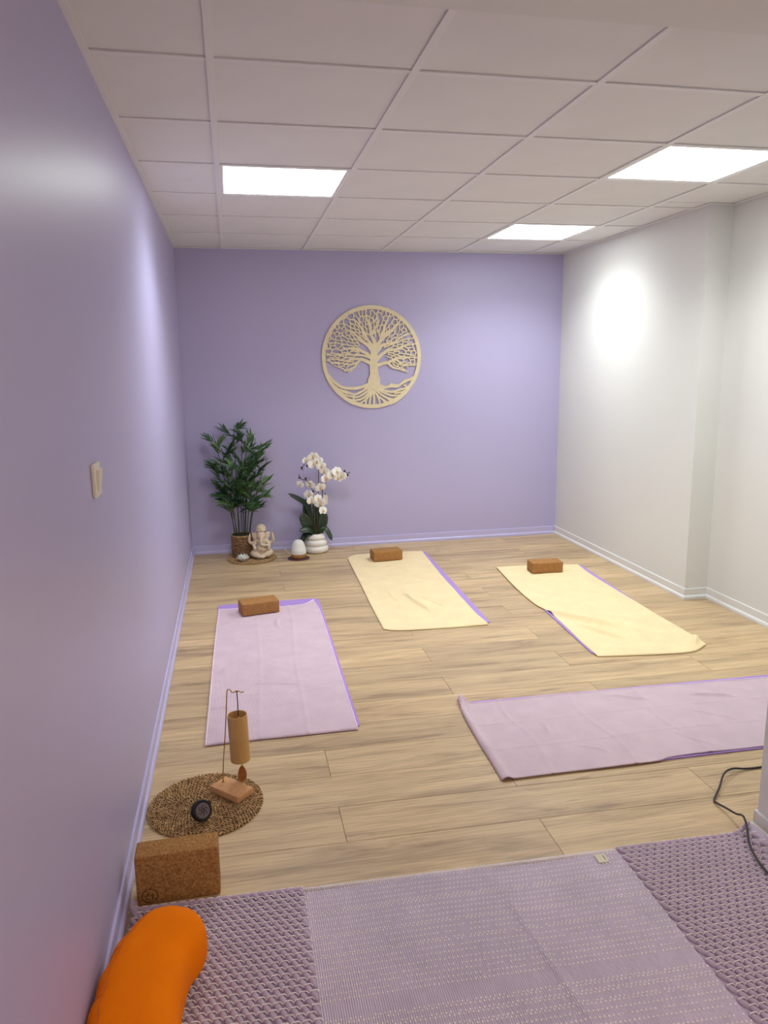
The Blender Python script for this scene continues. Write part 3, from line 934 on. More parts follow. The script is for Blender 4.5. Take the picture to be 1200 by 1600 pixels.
# ------------------------------------------------------------------ orange crescent cushion
cu = thing('meditation_cushion', (0.107, -4.515, 0.0155), 'orange crescent meditation cushion on the rug against the left wall', 'cushion')
sp = spline([(0.158, -4.215, 0), (0.128, -4.275, 0), (0.112, -4.36, 0), (0.108, -4.44, 0), (0.115, -4.53, 0), (0.136, -4.61, 0), (0.172, -4.67, 0)], 10)
sp = [Vector((p.x - 0.12, p.y + 4.44, 0)) for p in sp]
ns = len(sp)
HC = 0.152; WC = 0.094
def csec(i, t_, puff=1.0):
    """t_: angle, 0 = right (inner) side, pi = left (outer) side"""
    s = i / (ns - 1)
    tan = (sp[min(i + 1, ns - 1)] - sp[max(i - 1, 0)]).normalized()
    nr_ = Vector((-tan.y, tan.x, 0))        # left of travel
    nr_ = -nr_ if nr_.x < 0 else nr_         # pointing to +x
    c, sn = math.cos(t_), math.sin(t_)
    ww = WC * math.copysign(abs(c) ** 0.72, c)
    zz = HC / 2 + HC / 2 * math.copysign(abs(sn) ** 0.72, sn)
    pleat = 0.0
    if c < -0.2 and 0.08 < s < 0.92:
        pleat = 0.0028 * math.sin(s * 46 + 1.2 * math.sin(s * 9)) * min(1, (-c - 0.2) * 1.6) * (1 if sn > -0.4 else 0.3)
    return sp[i] + nr_ * (ww * 1.0 + (-(pleat))) + Vector((0, 0, zz))
nt = 40; vs = []; fs = []
rows = []
# rounded ends: shrink rings into hemispherical caps
capn = 9
def ring(i, k, push):
    s0 = sp[i]; tan = (sp[min(i + 1, ns - 1)] - sp[max(i - 1, 0)]).normalized()
    if i == 0: tan = -tan
    out = []
    for j in range(nt):
        p = csec(i, 2 * math.pi * j / nt)
        c = Vector((s0.x, s0.y, HC / 2))
        d = p - c
        q = c + Vector((d.x * k, d.y * k, d.z * (k ** 0.55))) + tan * push
        out.append(q)
    return out
for a in range(capn):
    th = math.pi / 2 * (a + 0.35) / capn
    rows.append(ring(0, math.sin(th), 0.088 * math.cos(th)))
for i in range(ns): rows.append(ring(i, 1, 0))
for a in range(capn - 1, -1, -1):
    th = math.pi / 2 * (a + 0.35) / capn
    rows.append(ring(ns - 1, math.sin(th), 0.088 * math.cos(th)))
m_ = MB()
for r in rows: m_.v += [tuple(p) for p in r]
nR = len(rows)
for i in range(nR - 1):
    for j in range(nt):
        j2 = (j + 1) % nt
        m_.f.append((i * nt + j, i * nt + j2, (i + 1) * nt + j2, (i + 1) * nt + j))
m_.f.append(tuple(range(nt))[::-1]); m_.f.append(tuple((nR - 1) * nt + j for j in range(nt)))
me = m_.mesh('cushion_cover')
bm = bmesh.new(); bm.from_mesh(me); bmesh.ops.recalc_face_normals(bm, faces=bm.faces[:]); bm.to_mesh(me); bm.free()
o = ob('cushion_cover', me, MAT['orange'], cu, True)
md = o.modifiers.new('smooth', 'SUBSURF'); md.levels = 1; md.render_levels = 1
jt = int(nt * 0.35)
def rowpt(i, j): return rows[i][j % nt]
t = MB(); t.tube([rowpt(i, jt) + (rowpt(i, jt) - Vector((sp[min(max(i - capn, 0), ns - 1)].x, sp[min(max(i - capn, 0), ns - 1)].y, HC / 2))).normalized() * -0.0006 for i in range(6, nR - 6)], 0.0014, 6)
t.build('panel_seam', MAT['orange_seam'], cu, True)
for ii in (20, 34, 52):
    t = MB(); t.tube([rowpt(min(ii + q // 3, nR - 1), jt + q) * 1.0 for q in range(0, 7)], [0.0004, 0.001, 0.0013, 0.0013, 0.0013, 0.001, 0.0004], 6)
    t.build('pleat', MAT['orange_seam'], cu, True)

# ------------------------------------------------------------------ black cable by the partition
pts = [(2.30, -3.74, 0.004), (2.157, -3.752, 0.004), (2.098, -3.752, 0.006), (2.045, -3.757, 0.016), (1.990, -3.785, 0.020), (1.925, -3.850, 0.012), (1.872, -3.900, 0.005), (1.866, -3.925, 0.008), (1.868, -3.965, 0.016), (1.864, -4.020, 0.030), (1.856, -4.062, 0.050), (1.838, -4.105, 0.044), (1.806, -4.160, 0.029), (1.784, -4.231, 0.022), (1.775, -4.30, 0.022), (1.775, -4.42, 0.020), (1.80, -4.60, 0.022)]
t = MB(); t.tube(spline(pts, 7), 0.0035, 8)
tag(t.build('power_cable', MAT['cable'], None, True), 'thin black cable looping round the partition end onto the rug', 'cable')

# ------------------------------------------------------------------ tree of life wall panel
tree = thing('tree_of_life_panel', (1.456, -0.004, 1.508), 'round pale plywood tree of life cut-out on the back wall', 'wall decoration')
RT = 0.396
def nz(p): return ((p[0] - 598) / 458.0, (587 - p[1]) / 481.0)
DEP = 0.008
def strip(mb_, pts, w0, w1, jit=0.0):
    """flat tapered strip extruded in y; pts in unit-disc coordinates"""
    P = [Vector((a, b)) for a, b in pts]; n = len(P)
    Lp = []; Rp = []
    for i in range(n):
        d = (P[min(i + 1, n - 1)] - P[max(i - 1, 0)])
        if d.length < 1e-9: d = Vector((1, 0))
        d.normalize(); q = Vector((-d.y, d.x)); w_ = (w0 + (w1 - w0) * i / max(1, n - 1)) / 2
        Lp.append(P[i] + q * w_); Rp.append(P[i] - q * w_)
    vs = []
    yo = random.uniform(0.00015, 0.0006)
    for y_ in (-DEP - yo, 0):
        for a, b in zip(Lp, Rp):
            vs.append((a.x * RT, y_, a.y * RT)); vs.append((b.x * RT, y_, b.y * RT))
    o_ = 2 * n; fs = []
    for i in range(n - 1):
        a = 2 * i
        fs.append((a, a + 1, a + 3, a + 2)); fs.append((o_ + a, o_ + a + 2, o_ + a + 3, o_ + a + 1))
        fs.append((a, a + 2, o_ + a + 2, o_ + a)); fs.append((a + 1, o_ + a + 1, o_ + a + 3, a + 3))
    fs.append((0, o_, o_ + 1, 1)); e = 2 * (n - 1); fs.append((e, e + 1, o_ + e + 1, o_ + e))
    mb_.add(vs, fs)
def sm(pts, n=6): return [(p.x, p.y) for p in spline([(a, b, 0) for a, b in pts], n)]
rg = MB(); n_ = 96; vs = []; fs = []
for r_, y_ in ((1.0, 0), (1.0, -DEP), (0.925, -DEP), (0.925, 0)):
    for j in range(n_):
        a = 2 * math.pi * j / n_; vs.append((RT * r_ * math.cos(a), y_, RT * r_ * math.sin(a)))
for i in range(4):
    for j in range(n_):
        fs.append((i * n_ + j, i * n_ + (j + 1) % n_, ((i + 1) % 4) * n_ + (j + 1) % n_, ((i + 1) % 4) * n_ + j))
rg.add(vs, fs)
rg.build('ring', MAT['tree'], tree)
tk = MB()
trunk_l = [(520, 885), (552, 835), (560, 790), (578, 740), (576, 680), (580, 620), (584, 560), (586, 500), (592, 462)]
trunk_r = [(700, 890), (672, 840), (668, 790), (655, 740), (650, 680), (650, 620), (652, 560), (652, 500), (650, 462)]
Ls = sm([nz(p) for p in trunk_l]); Rs = sm([nz(p) for p in trunk_r])
vs = []; n = len(Ls)
for y_ in (-DEP - 0.0003, 0):
    for a, b in zip(Ls, Rs): vs += [(a[0] * RT, y_, a[1] * RT), (b[0] * RT, y_, b[1] * RT)]
fs = []
for i in range(n - 1):
    a = 2 * i; q = 2 * n
    fs += [(a, a + 1, a + 3, a + 2), (a, a + 2, q + a + 2, q + a), (a + 1, q + a + 1, q + a + 3, a + 3), (q + a, q + a + 2, q + a + 3, q + a + 1)]
tk.add(vs, fs)
tk.build('trunk', MAT['tree'], tree)
br = MB()
main = [([(600, 650), (545, 622), (500, 604), (470, 630), (440, 672), (385, 700), (340, 712)], 34, 11),
        ([(600, 605), (560, 560), (505, 528), (450, 505), (390, 500), (320, 520)], 34, 10),
        ([(605, 530), (565, 478), (515, 440), (470, 395), (410, 350), (350, 330)], 36, 10),
        ([(612, 490), (570, 440), (535, 380), (500, 310), (455, 250), (400, 235)], 30, 10),
        ([(622, 490), (622, 440), (592, 375), (585, 310), (560, 240), (545, 170)], 40, 10),
        ([(600, 370), (630, 320), (655, 260), (650, 200), (660, 150)], 26, 10),
        ([(635, 500), (680, 430), (705, 370), (720, 300), (750, 230), (770, 180)], 38, 10),
        ([(690, 415), (740, 370), (800, 325), (850, 270), (870, 225)], 24, 10),
        ([(640, 540), (690, 480), (740, 462), (800, 455), (860, 410), (940, 360)], 34, 10),
        ([(640, 615), (690, 560), (750, 525), (820, 515), (900, 480), (990, 470)], 34, 10),
        ([(640, 665), (700, 645), (770, 628), (830, 595), (910, 590), (1010, 590)], 34, 10),
        ([(745, 640), (790, 682), (850, 700), (935, 732)], 24, 9),
        ([(820, 610), (880, 650), (950, 665), (1020, 650)], 16, 9),
        ([(500, 604), (420, 600), (360, 620), (270, 600), (185, 605)], 22, 10),
        ([(600, 600), (520, 570), (440, 565), (350, 560), (250, 565), (180, 560)], 20, 9),
        ([(470, 630), (400, 655), (320, 640), (260, 640), (215, 622)], 16, 9),
        ([(440, 668), (400, 712), (372, 722)], 12, 8), ([(360, 706), (330, 690), (280, 670), (250, 655)], 12, 8)]
for pts, w0, w1 in main:
    strip(br, sm([nz(p) for p in pts], 7), w0 / 458, w1 / 458)
rng = np.random.RandomState(11)
def canopy(x, y, rmax=0.955):
    if math.hypot(x, y) > rmax: return False
    X = x * 458 + 598; Y = 587 - y * 481
    if 566 < X < 672 and Y > 400: return False
    low = np.interp(X, [140, 200, 300, 380, 450, 500, 575, 650, 720, 800, 900, 960, 1050], [635, 640, 690, 715, 600, 520, 420, 420, 560, 680, 720, 690, 655])
    return Y < low
# network of twigs: cells stretched away from the crown's foot, some twigs left out
PC = (0.04, 0.10); KA, KR = 0.98, 0.62
def to_polar(x, y):
    dx, dy = x - PC[0], y - PC[1]
    return (math.atan2(dx, dy) * KA * 0.62, math.hypot(dx, dy) * KR)
def from_polar(a, b):
    th, rr = a / (KA * 0.62), b / KR
    return (PC[0] + rr * math.sin(th), PC[1] + rr * math.cos(th))
pp = []
tries = 0
while tries < 30000 and len(pp) < 520:
    tries += 1
    a, b_ = rng.uniform(-1.9, 1.9), rng.uniform(0.12, 0.80)
    x, y = from_polar(a, b_)
    if math.hypot(x, y) > 1.12: continue
    md_ = 0.047 * (1.25 - 0.35 * b_ / 0.6)
    if all((a - q[0]) ** 2 + (b_ - q[1]) ** 2 > md_ ** 2 for q in pp): pp.append((a, b_))
from mathutils.geometry import delaunay_2d_cdt
res = delaunay_2d_cdt([Vector(q) for q in pp], [], [], 0, 1e-6)
vv_, tri = res[0], res[2]
def circ(t_):
    (ax, ay), (bx, by), (cx_, cy_) = [vv_[i] for i in t_]
    d = 2 * (ax * (by - cy_) + bx * (cy_ - ay) + cx_ * (ay - by))
    if abs(d) < 1e-9: return None
    ux = ((ax * ax + ay * ay) * (by - cy_) + (bx * bx + by * by) * (cy_ - ay) + (cx_ * cx_ + cy_ * cy_) * (ay - by)) / d
    uy = ((ax * ax + ay * ay) * (cx_ - bx) + (bx * bx + by * by) * (ax - cx_) + (cx_ * cx_ + cy_ * cy_) * (bx - ax)) / d
    return from_polar(ux, uy)
cc = [circ(t_) for t_ in tri]
edges = {}
for ti, t_ in enumerate(tri):
    for i in range(3):
        edges.setdefault(tuple(sorted((t_[i], t_[(i + 1) % 3]))), []).append(ti)
for e_, ts in edges.items():
    if len(ts) != 2: continue
    a, b_ = cc[ts[0]], cc[ts[1]]
    if a is None or b_ is None or not (canopy(*a) and canopy(*b_)): continue
    L_ = math.hypot(a[0] - b_[0], a[1] - b_[1])
    if L_ > 0.25 or L_ < 1e-4: continue
    am, bm_ = Vector(a), Vector(b_)
    radial = ((am + bm_) / 2 - Vector(PC)).normalized()
    along = abs((bm_ - am).normalized().dot(radial))
    if rng.rand() > 0.62 + 0.38 * along: continue
    mid = (am + bm_) / 2 + Vector((-(bm_ - am).y, (bm_ - am).x)) * rng.uniform(-0.16, 0.16)
    ext = (bm_ - am) * 0.06
    ww = rng.uniform(0.020, 0.029)
    strip(br, sm([tuple(am - ext), tuple(mid), tuple(bm_ + ext)], 3), ww, ww * rng.uniform(0.8, 1.1))
br.build('branches', MAT['tree'], tree)
rt = MB()
roots = [([(185, 735), (250, 812), (320, 862), (400, 876), (480, 870), (560, 842)], 22, 30),
         ([(560, 862), (500, 905), (430, 935), (360, 905), (280, 880), (235, 830)], 22, 14),
         ([(575, 880), (510, 935), (450, 960), (380, 945), (300, 925)], 20, 14),
         ([(585, 890), (530, 955), (470, 985), (400, 985), (350, 960)], 20, 16),
         ([(592, 900), (555, 960), (510, 1000), (470, 1020)], 20, 14),
         ([(600, 890), (580, 960), (565, 1040)], 22, 14), ([(545, 960), (535, 1000), (525, 1035)], 16, 12),
         ([(605, 890), (612, 970), (605, 1050)], 24, 16), ([(612, 900), (650, 960), (668, 1040)], 20, 14),
         ([(640, 950), (690, 985), (720, 1030)], 18, 14),
         ([(625, 885), (680, 940), (740, 975), (800, 990)], 22, 16), ([(640, 875), (700, 920), (780, 950), (850, 950)], 22, 16),
         ([(655, 865), (720, 905), (790, 915), (860, 895), (920, 880)], 22, 18), ([(665, 850), (720, 872), (770, 860), (830, 862), (890, 825), (950, 800), (1000, 775)], 26, 24),
         ([(760, 862), (775, 838), (800, 850), (860, 850)], 16, 16), ([(880, 830), (905, 805), (950, 805), (990, 790)], 18, 18),
         ([(800, 930), (870, 920), (930, 890), (960, 850)], 16, 18), ([(740, 985), (790, 1000), (830, 985), (900, 930)], 16, 18),
         ([(890, 850), (920, 870), (940, 900)], 16, 14), ([(690, 985), (740, 1015), (780, 1020)], 16, 14),
         ([(430, 940), (420, 985), (440, 1010)], 14, 12), ([(300, 875), (340, 915), (420, 930)], 14, 12), ([(260, 850), (300, 900), (380, 990)], 14, 14),
         ([(200, 770), (235, 840), (290, 910), (350, 975), (430, 1025)], 24, 24), ([(1000, 770), (965, 850), (905, 930), (830, 995), (760, 1030)], 24, 24)]
for pts, w0, w1 in roots: strip(rt, sm([nz(p) for p in pts]), w0 / 458, w1 / 458)
rt.build('roots', MAT['tree'], tree)

# ------------------------------------------------------------------ potted bamboo
bp = thing('potted_bamboo', (0.385, -0.165, ZM), 'tall leafy artificial bamboo in a woven basket in the back corner', 'plant')
PB = Vector((0.385, -0.165, ZM))
t = MB(); t.lathe([(0.074, 0.0), (0.078, 0.01), (0.080, 0.09), (0.081, 0.165), (0.076, 0.166), (0.074, 0.15), (0.070, 0.146)], 36); t.build('basket_wall', MAT['straw_dark'], bp, True)
t = MB(); rng = random.Random(5)
for r in range(15):
    z = 0.006 + r * 0.0108
    n = 26
    for q in range(n):
        a = 2 * math.pi * (q + 0.5 * (r % 2)) / n
        rr = 0.0785 + 0.002 * (z / 0.16)
        t.ell((rr * math.cos(a), rr * math.sin(a), z + rng.uniform(-0.001, 0.001)), (0.0050, 0.0100, 0.0046), 6, 4, Euler((rng.uniform(-0.15, 0.15), 0, a)).to_matrix())
o = t.build('basket_weave', MAT['basket'], bp, True); o['kind'] = 'stuff'
t = MB(); t.tube([(0.081 * math.cos(i * math.pi / 16), 0.081 * math.sin(i * math.pi / 16), 0.166) for i in range(33)], 0.0052, 6); t.build('basket_rim', MAT['straw'], bp, True)
t = MB(); t.lathe([(0.0, 0.14), (0.072, 0.14), (0.071, 0.15), (0.0, 0.154)], 24); t.build('soil', MAT['soil'], bp)
def leaf_mesh(mb_, base, dirv, up, L, W_):
    d = Vector(dirv).normalized(); s = d.cross(Vector(up))
    if s.length < 1e-4: s = d.cross(Vector((1, 0, 0)))
    s.normalize(); u_ = s.cross(d)
    b_ = Vector(base)
    prof = [(0, 0.12), (0.18, 0.7), (0.42, 1.0), (0.7, 0.7), (1.0, 0.0)]
    vs = []
    for t_, w_ in prof:
        c = b_ + d * L * t_ - Vector((0, 0, 1)) * L * 0.08 * t_ * t_
        c.y = min(c.y, -0.012 - 0.0)
        vs += [c + s * W_ * w_ / 2 + u_ * W_ * 0.16 * w_, c, c - s * W_ * w_ / 2 + u_ * W_ * 0.16 * w_]
    fs = []
    for i in range(4):
        a = 3 * i
        fs += [(a, a + 1, a + 4, a + 3), (a + 1, a + 2, a + 5, a + 4)]
    mb_.add([tuple(v - PB) for v in vs], fs)
stems = [(0.331, 0.210, 0.955, 0.20), (0.345, 0.265, 0.86, 0.21), (0.362, 0.365, 1.02, 0.15), (0.383, 0.425, 0.95, 0.19), (0.395, 0.470, 0.99, 0.14),
         (0.405, 0.520, 0.92, 0.20), (0.424, 0.562, 0.89, 0.17), (0.440, 0.600, 0.76, 0.20), (0.335, 0.205, 0.74, 0.16), (0.372, 0.330, 0.74, 0.24), (0.415, 0.450, 0.70, 0.25), (0.447, 0.56, 0.62, 0.15), (0.352, 0.27, 0.60, 0.24)]
rng = random.Random(21)
for si, (xb_, xt, zt, yo) in enumerate(stems):
    yb_ = -0.165 + (si % 3 - 1) * 0.03
    yt_ = -yo
    pts = []
    for q in range(9):
        s = q / 8
        pts.append(Vector((xb_ + (xt - xb_) * s ** 1.5, yb_ + (yt_ - yb_) * s ** 1.3, 0.155 + (zt - 0.155) * s)))
    t = MB(); t.tube([tuple(p - PB) for p in pts], [0.0045 - 0.0003 * q for q in range(9)], 6)
    st = t.build('stem', MAT['stem'], bp, True)
    zz = 0.34 + rng.uniform(0, 0.05)
    while zz < zt - 0.045:
        s = (zz - 0.155) / (zt - 0.155)
        p = Vector((xb_ + (xt - xb_) * s ** 1.5, yb_ + (yt_ - yb_) * s ** 1.3, zz))
        lc = MB()
        az = rng.uniform(0, 2 * math.pi)
        outward = Vector((p.x - 0.39, 0, 0))
        sidev = Vector((math.cos(az), math.sin(az) * 0.8 - 0.12, 0)) + outward * 2.2
        sidev.z = rng.uniform(0.15, 1.3); sidev.normalize()
        tw = rng.uniform(0.05, 0.10)
        tip = p + sidev * tw
        tip.y = min(tip.y, -0.05)
        lc.tube([tuple(p - PB), tuple((p + tip) / 2 + Vector((0, 0, 0.006)) - PB), tuple(tip - PB)], 0.0014, 4)
        nl = rng.randint(7, 10)
        for q in range(nl):
            f_ = q / (nl - 1)
            b_ = p + (tip - p) * (0.3 + 0.7 * f_)
            spread = (1 if q % 2 else -1) * rng.uniform(0.35, 1.0) * (1.05 - 0.6 * f_)
            horiz = sidev.cross(Vector((0, 0, 1)));
            if horiz.length < 1e-4: horiz = Vector((1, 0, 0))
            horiz.normalize()
            tiltv = horiz * spread + Vector((0, 0, rng.uniform(-0.35, 0.65)))
            leaf_mesh(lc, b_, sidev + tiltv, (0.2, -0.6, 1), rng.uniform(0.065, 0.115), rng.uniform(0.012, 0.018))
        lc.build('leaf_cluster', MAT['leaf'], st)
        zz += rng.uniform(0.036, 0.064)

# ------------------------------------------------------------------ seated elephant-headed statue
gs = MB()
def E(x, z, y, rx, rz_, ry, rot=None): gs.ell((x, y, z), (rx, ry, rz_), 14, 9, rot)
def C(pts, rads): 
    P = spline(pts, 4); n = len(P); rr = np.interp(np.linspace(0, 1, n), np.linspace(0, 1, len(rads)), rads)
    gs.tube(P, [float(r) for r in rr], 10)
    gs.ell(P[0], (rads[0],) * 3, 8, 6); gs.ell(P[-1], (rads[-1],) * 3, 8, 6)
E(0, 0.040, 0.005, 0.062, 0.034, 0.045)
E(0.002, 0.074, -0.008, 0.047, 0.040, 0.046)
E(0, 0.118, 0.004, 0.046, 0.036, 0.034)
C([(-0.035, -0.005, 0.040), (-0.062, -0.022, 0.036), (-0.030, -0.056, 0.022), (0.008, -0.064, 0.014)], [0.026, 0.028, 0.019, 0.013])
C([(0.035, -0.005, 0.040), (0.062, -0.022, 0.040), (0.030, -0.052, 0.026), (-0.018, -0.058, 0.022)], [0.026, 0.026, 0.018, 0.012])
E(0, 0.168, -0.008, 0.034, 0.036, 0.034)
E(-0.012, 0.186, -0.020, 0.017, 0.017, 0.015); E(0.012, 0.186, -0.020, 0.017, 0.017, 0.015)
E(0, 0.212, -0.002, 0.041, 0.014, 0.036); E(0, 0.228, 0.0, 0.037, 0.030, 0.032); E(0, 0.222, -0.030, 0.012, 0.014, 0.008)
E(0, 0.247, 0.0, 0.018, 0.012, 0.016)
C([(0.0, -0.032, 0.160), (-0.003, -0.044, 0.135), (0.0, -0.052, 0.112), (0.018, -0.056, 0.104), (0.040, -0.054, 0.106), (0.052, -0.050, 0.090)], [0.016, 0.014, 0.013, 0.011, 0.009, 0.008])
for s in (-1, 1):
    E(s * 0.048, 0.170, 0.004, 0.023, 0.026, 0.007, Euler((0, s * 0.35, s * 0.25)).to_matrix())
    E(s * 0.058, 0.182, 0.006, 0.016, 0.010, 0.006, Euler((0, -s * 0.5, s * 0.25)).to_matrix())
    C([(s * 0.012, -0.034, 0.146), (s * 0.022, -0.050, 0.138)], [0.004, 0.003])
    C([(s * 0.036, 0.006, 0.122), (s * 0.070, 0.012, 0.108), (s * 0.090, 0.006, 0.128), (s * 0.088, 0.0, 0.160), (s * 0.083, -0.002, 0.190)], [0.017, 0.014, 0.012, 0.010, 0.004])
    C([(s * 0.034, -0.006, 0.126), (s * 0.056, -0.024, 0.104), (s * 0.052, -0.046, 0.086)], [0.016, 0.013, 0.011])
    E(s * 0.052, 0.082, -0.050, 0.012, 0.014, 0.007)
    C([(s * 0.044, 0.004, 0.146), (s * 0.046, -0.004, 0.128)], [0.008, 0.006])
C([(-0.036, -0.026, 0.134), (0.0, -0.044, 0.098), (0.036, -0.026, 0.132)], [0.004, 0.005, 0.004])
o = gs.build('elephant_statue', MAT['stone'], None, True, (0.528, -0.252, ZM + 0.001))
md = o.modifiers.new('fuse', 'REMESH'); md.mode = 'VOXEL'; md.voxel_size = 0.0028; md.use_smooth_shade = True
tag(o, 'cream cast-stone statue of a seated elephant-headed figure with raised arms', 'statue')

# ------------------------------------------------------------------ lotus tealight holder
lt = thing('lotus_candle_holder', (0.383, -0.330, ZM), 'small white ceramic lotus candle holder on the braided mat', 'candle holder')
t = MB(); t.lathe([(0.018, 0.0), (0.026, 0.006), (0.030, 0.016), (0.026, 0.016), (0.02, 0.010), (0.0, 0.009)], 24); t.build('bowl', MAT['matt_white'], lt, True)
def petal_cup(a, r0, r1, h, w_):
    vs = []; fs = []; n = 5; m__ = 6
    for i in range(m__ + 1):
        s = i / m__
        rr = r0 + (r1 - r0) * math.sin(s * 1.35); z = 0.004 + h * s ** 1.25
        ww = w_ * math.sin(math.pi * min(0.98, 0.18 + 0.8 * s)) ** 0.8
        for j in range(n):
            q = (j / (n - 1) - 0.5) * 2
            da = q * ww / max(rr, 0.01)
            rc = rr - 0.003 * q * q * -1 * 0.6
            vs.append((rc * math.cos(a + da), rc * math.sin(a + da), z + 0.0 * q))
    for i in range(m__):
        for j in range(n - 1):
            b_ = i * n + j; fs.append((b_, b_ + 1, b_ + n + 1, b_ + n))
    return vs, fs
for q in range(8):
    for lay, (r1, h, w_) in enumerate(((0.046, 0.030, 0.015), (0.033, 0.044, 0.013))):
        t = MB(); t.add(*petal_cup(2 * math.pi * (q + 0.5 * lay) / 8, 0.014, r1, h, w_))
        o = t.build('petal', MAT['matt_white'], lt, True)
        md = o.modifiers.new('thickness', 'SOLIDIFY'); md.thickness = 0.003; md.offset = 0

# ------------------------------------------------------------------ aroma diffuser on its coaster
t = MB(); t.lathe([(0.084, 0.0003), (0.085, 0.002), (0.084, 0.004), (0.0, 0.0042)], 40)
tag(t.build('coaster', MAT['coaster'], None, True, (0.803, -0.318, 0)), 'dark plum round coaster under the white diffuser', 'coaster')
df = thing('aroma_diffuser', (0.803, -0.318, 0.0043), 'white egg-shaped aroma diffuser with a wood-look base', 'diffuser')
t = MB(); t.lathe([(0.044, 0.0), (0.050, 0.004), (0.0555, 0.018), (0.0575, 0.034), (0.0575, 0.036), (0.0, 0.036)], 36); t.build('base', MAT['wood_base'], df, True)
prof = [(0.0575, 0.0365)]
for i in range(9):
    z = 0.040 + i * 0.0095; r = 0.058 * (1 - 0.60 * (max(0.0, z - 0.042) / 0.105) ** 2)
    prof += [(r, z), (r - 0.0006, z + 0.008)]
prof += [(0.033, 0.128), (0.030, 0.136), (0.024, 0.139), (0.010, 0.139), (0.0, 0.136)]
t = MB(); t.lathe(prof, 40); t.build('shell', MAT['matt_white'], df, True)
t = MB(); t.tube(spline([(-0.02, 0.054, 0.012), (-0.045, 0.085, 0.006), (-0.085, 0.105, 0.030), (-0.095, 0.120, 0.050), (-0.07, 0.17, 0.012), (0.0, 0.24, 0.004), (0.02, 0.285, 0.10)], 6), 0.0024, 6); t.build('cord', MAT['white_cord'], df, True)

# ------------------------------------------------------------------ orchid
oc = thing('orchid_in_pot', (0.957, -0.135, 0.0), 'white artificial orchid in a ribbed white ceramic pot', 'plant')
PO = Vector((0.957, -0.135, 0.0))
prof = [(0.072, 0.0005)]
for ci, (zc, rr, hr) in enumerate(((0.030, 0.1, 0.030), (0.078, 0.094, 0.027), (0.122, 0.080, 0.025))):
    for q in range(9):
        a = -math.pi / 2 * 0.86 + math.pi * 0.86 * q / 8
        prof.append((rr - 0.028 + 0.028 * math.cos(a), zc + hr * math.sin(a)))
prof += [(0.052, 0.150), (0.046, 0.149), (0.044, 0.138), (0.0, 0.136)]
t = MB(); t.lathe(prof, 48); t.build('pot', MAT['ceramic'], oc, True)
t = MB(); t.lathe([(0.0, 0.1365), (0.043, 0.137), (0.041, 0.142), (0.0, 0.145)], 20); t.build('moss', MAT['soil'], oc)
def orchid_leaf(a, b, c, w_, yo, face=(0, -1, 0.25)):
    """a base, b mid, c tip in (x, z); yo = (y base, y mid, y tip)"""
    L = spline([(a[0], yo[0], a[1]), (b[0], yo[1], b[1]), (c[0], yo[2], c[1])], 6); n = len(L)
    vs = []; fs = []
    fn = Vector(face).normalized()
    for i, p in enumerate(L):
        d = (L[min(i + 1, n - 1)] - L[max(i - 1, 0)]).normalized()
        s = d.cross(fn); s.normalize(); nn = s.cross(d)
        tt = i / (n - 1); ww = w_ / 2 * (0.30 + 0.70 * math.sin(math.pi * min(1, 0.12 + 0.70 * tt))) * (1 if tt < 0.82 else math.sqrt(max(0.0, 1 - ((tt - 0.82) / 0.18) ** 2)) * 0.98 + 0.02)
        for q in (-1, -0.5, 0, 0.5, 1):
            v_ = p + s * ww * q + nn * (abs(q) * ww * 0.22)
            v_.y = min(v_.y, -0.022)
            vs.append(tuple(v_ - PO))
    for i in range(n - 1):
        for q in range(4):
            k_ = i * 5 + q; fs.append((k_, k_ + 1, k_ + 6, k_ + 5))
    t = MB(); t.add(vs, fs); o = t.build('leaf', MAT['orchid_leaf'], oc, True)
    md = o.modifiers.new('thickness', 'SOLIDIFY'); md.thickness = 0.0025; md.offset = 0
orchid_leaf((0.955, 0.143), (0.895, 0.37), (0.752, 0.482), 0.046, (-0.12, -0.13, -0.16), (0.3, -0.8, 0.5))
orchid_leaf((0.958, 0.143), (0.905, 0.30), (0.905, 0.425), 0.072, (-0.12, -0.10, -0.08))
orchid_leaf((0.945, 0.143), (0.895, 0.22), (0.850, 0.318), 0.086, (-0.13, -0.16, -0.15))
orchid_leaf((0.950, 0.143), (0.900, 0.190), (0.822, 0.196), 0.056, (-0.15, -0.20, -0.23), (0, -0.75, 0.66))
orchid_leaf((0.940, 0.143), (0.885, 0.160), (0.832, 0.092), 0.055, (-0.15, -0.19, -0.22), (-0.4, -0.7, 0.6))
orchid_leaf((0.975, 0.143), (1.030, 0.185), (1.080, 0.095), 0.050, (-0.14, -0.16, -0.19), (0.4, -0.7, 0.6))
orchid_leaf((0.970, 0.143), (1.010, 0.22), (1.035, 0.312), 0.082, (-0.12, -0.12, -0.10))
orchid_leaf((0.965, 0.143), (0.985, 0.27), (0.965, 0.39), 0.070, (-0.11, -0.08, -0.06))
def stemline(pts, r=0.0032):
    P = spline([(x, y, z) for x, y, z in pts], 7)
    t = MB(); t.tube([tuple(p - PO) for p in P], r, 6); t.build('flower_stem', MAT['orchid_stem'], oc, True)
stemline([(0.962, -0.14, 0.14), (0.978, -0.15, 0.35), (0.992, -0.15, 0.56), (0.990, -0.155, 0.70), (0.955, -0.165, 0.765), (0.900, -0.175, 0.735), (0.868, -0.18, 0.680)])
stemline([(0.975, -0.13, 0.14), (1.010, -0.14, 0.38), (1.028, -0.15, 0.56), (1.070, -0.155, 0.63), (1.140, -0.16, 0.642), (1.205, -0.165, 0.625), (1.232, -0.165, 0.622)])
stemline([(0.955, -0.16, 0.14), (0.945, -0.18, 0.36), (0.935, -0.18, 0.51), (0.900, -0.185, 0.575), (0.862, -0.19, 0.590), (0.838, -0.19, 0.612)])
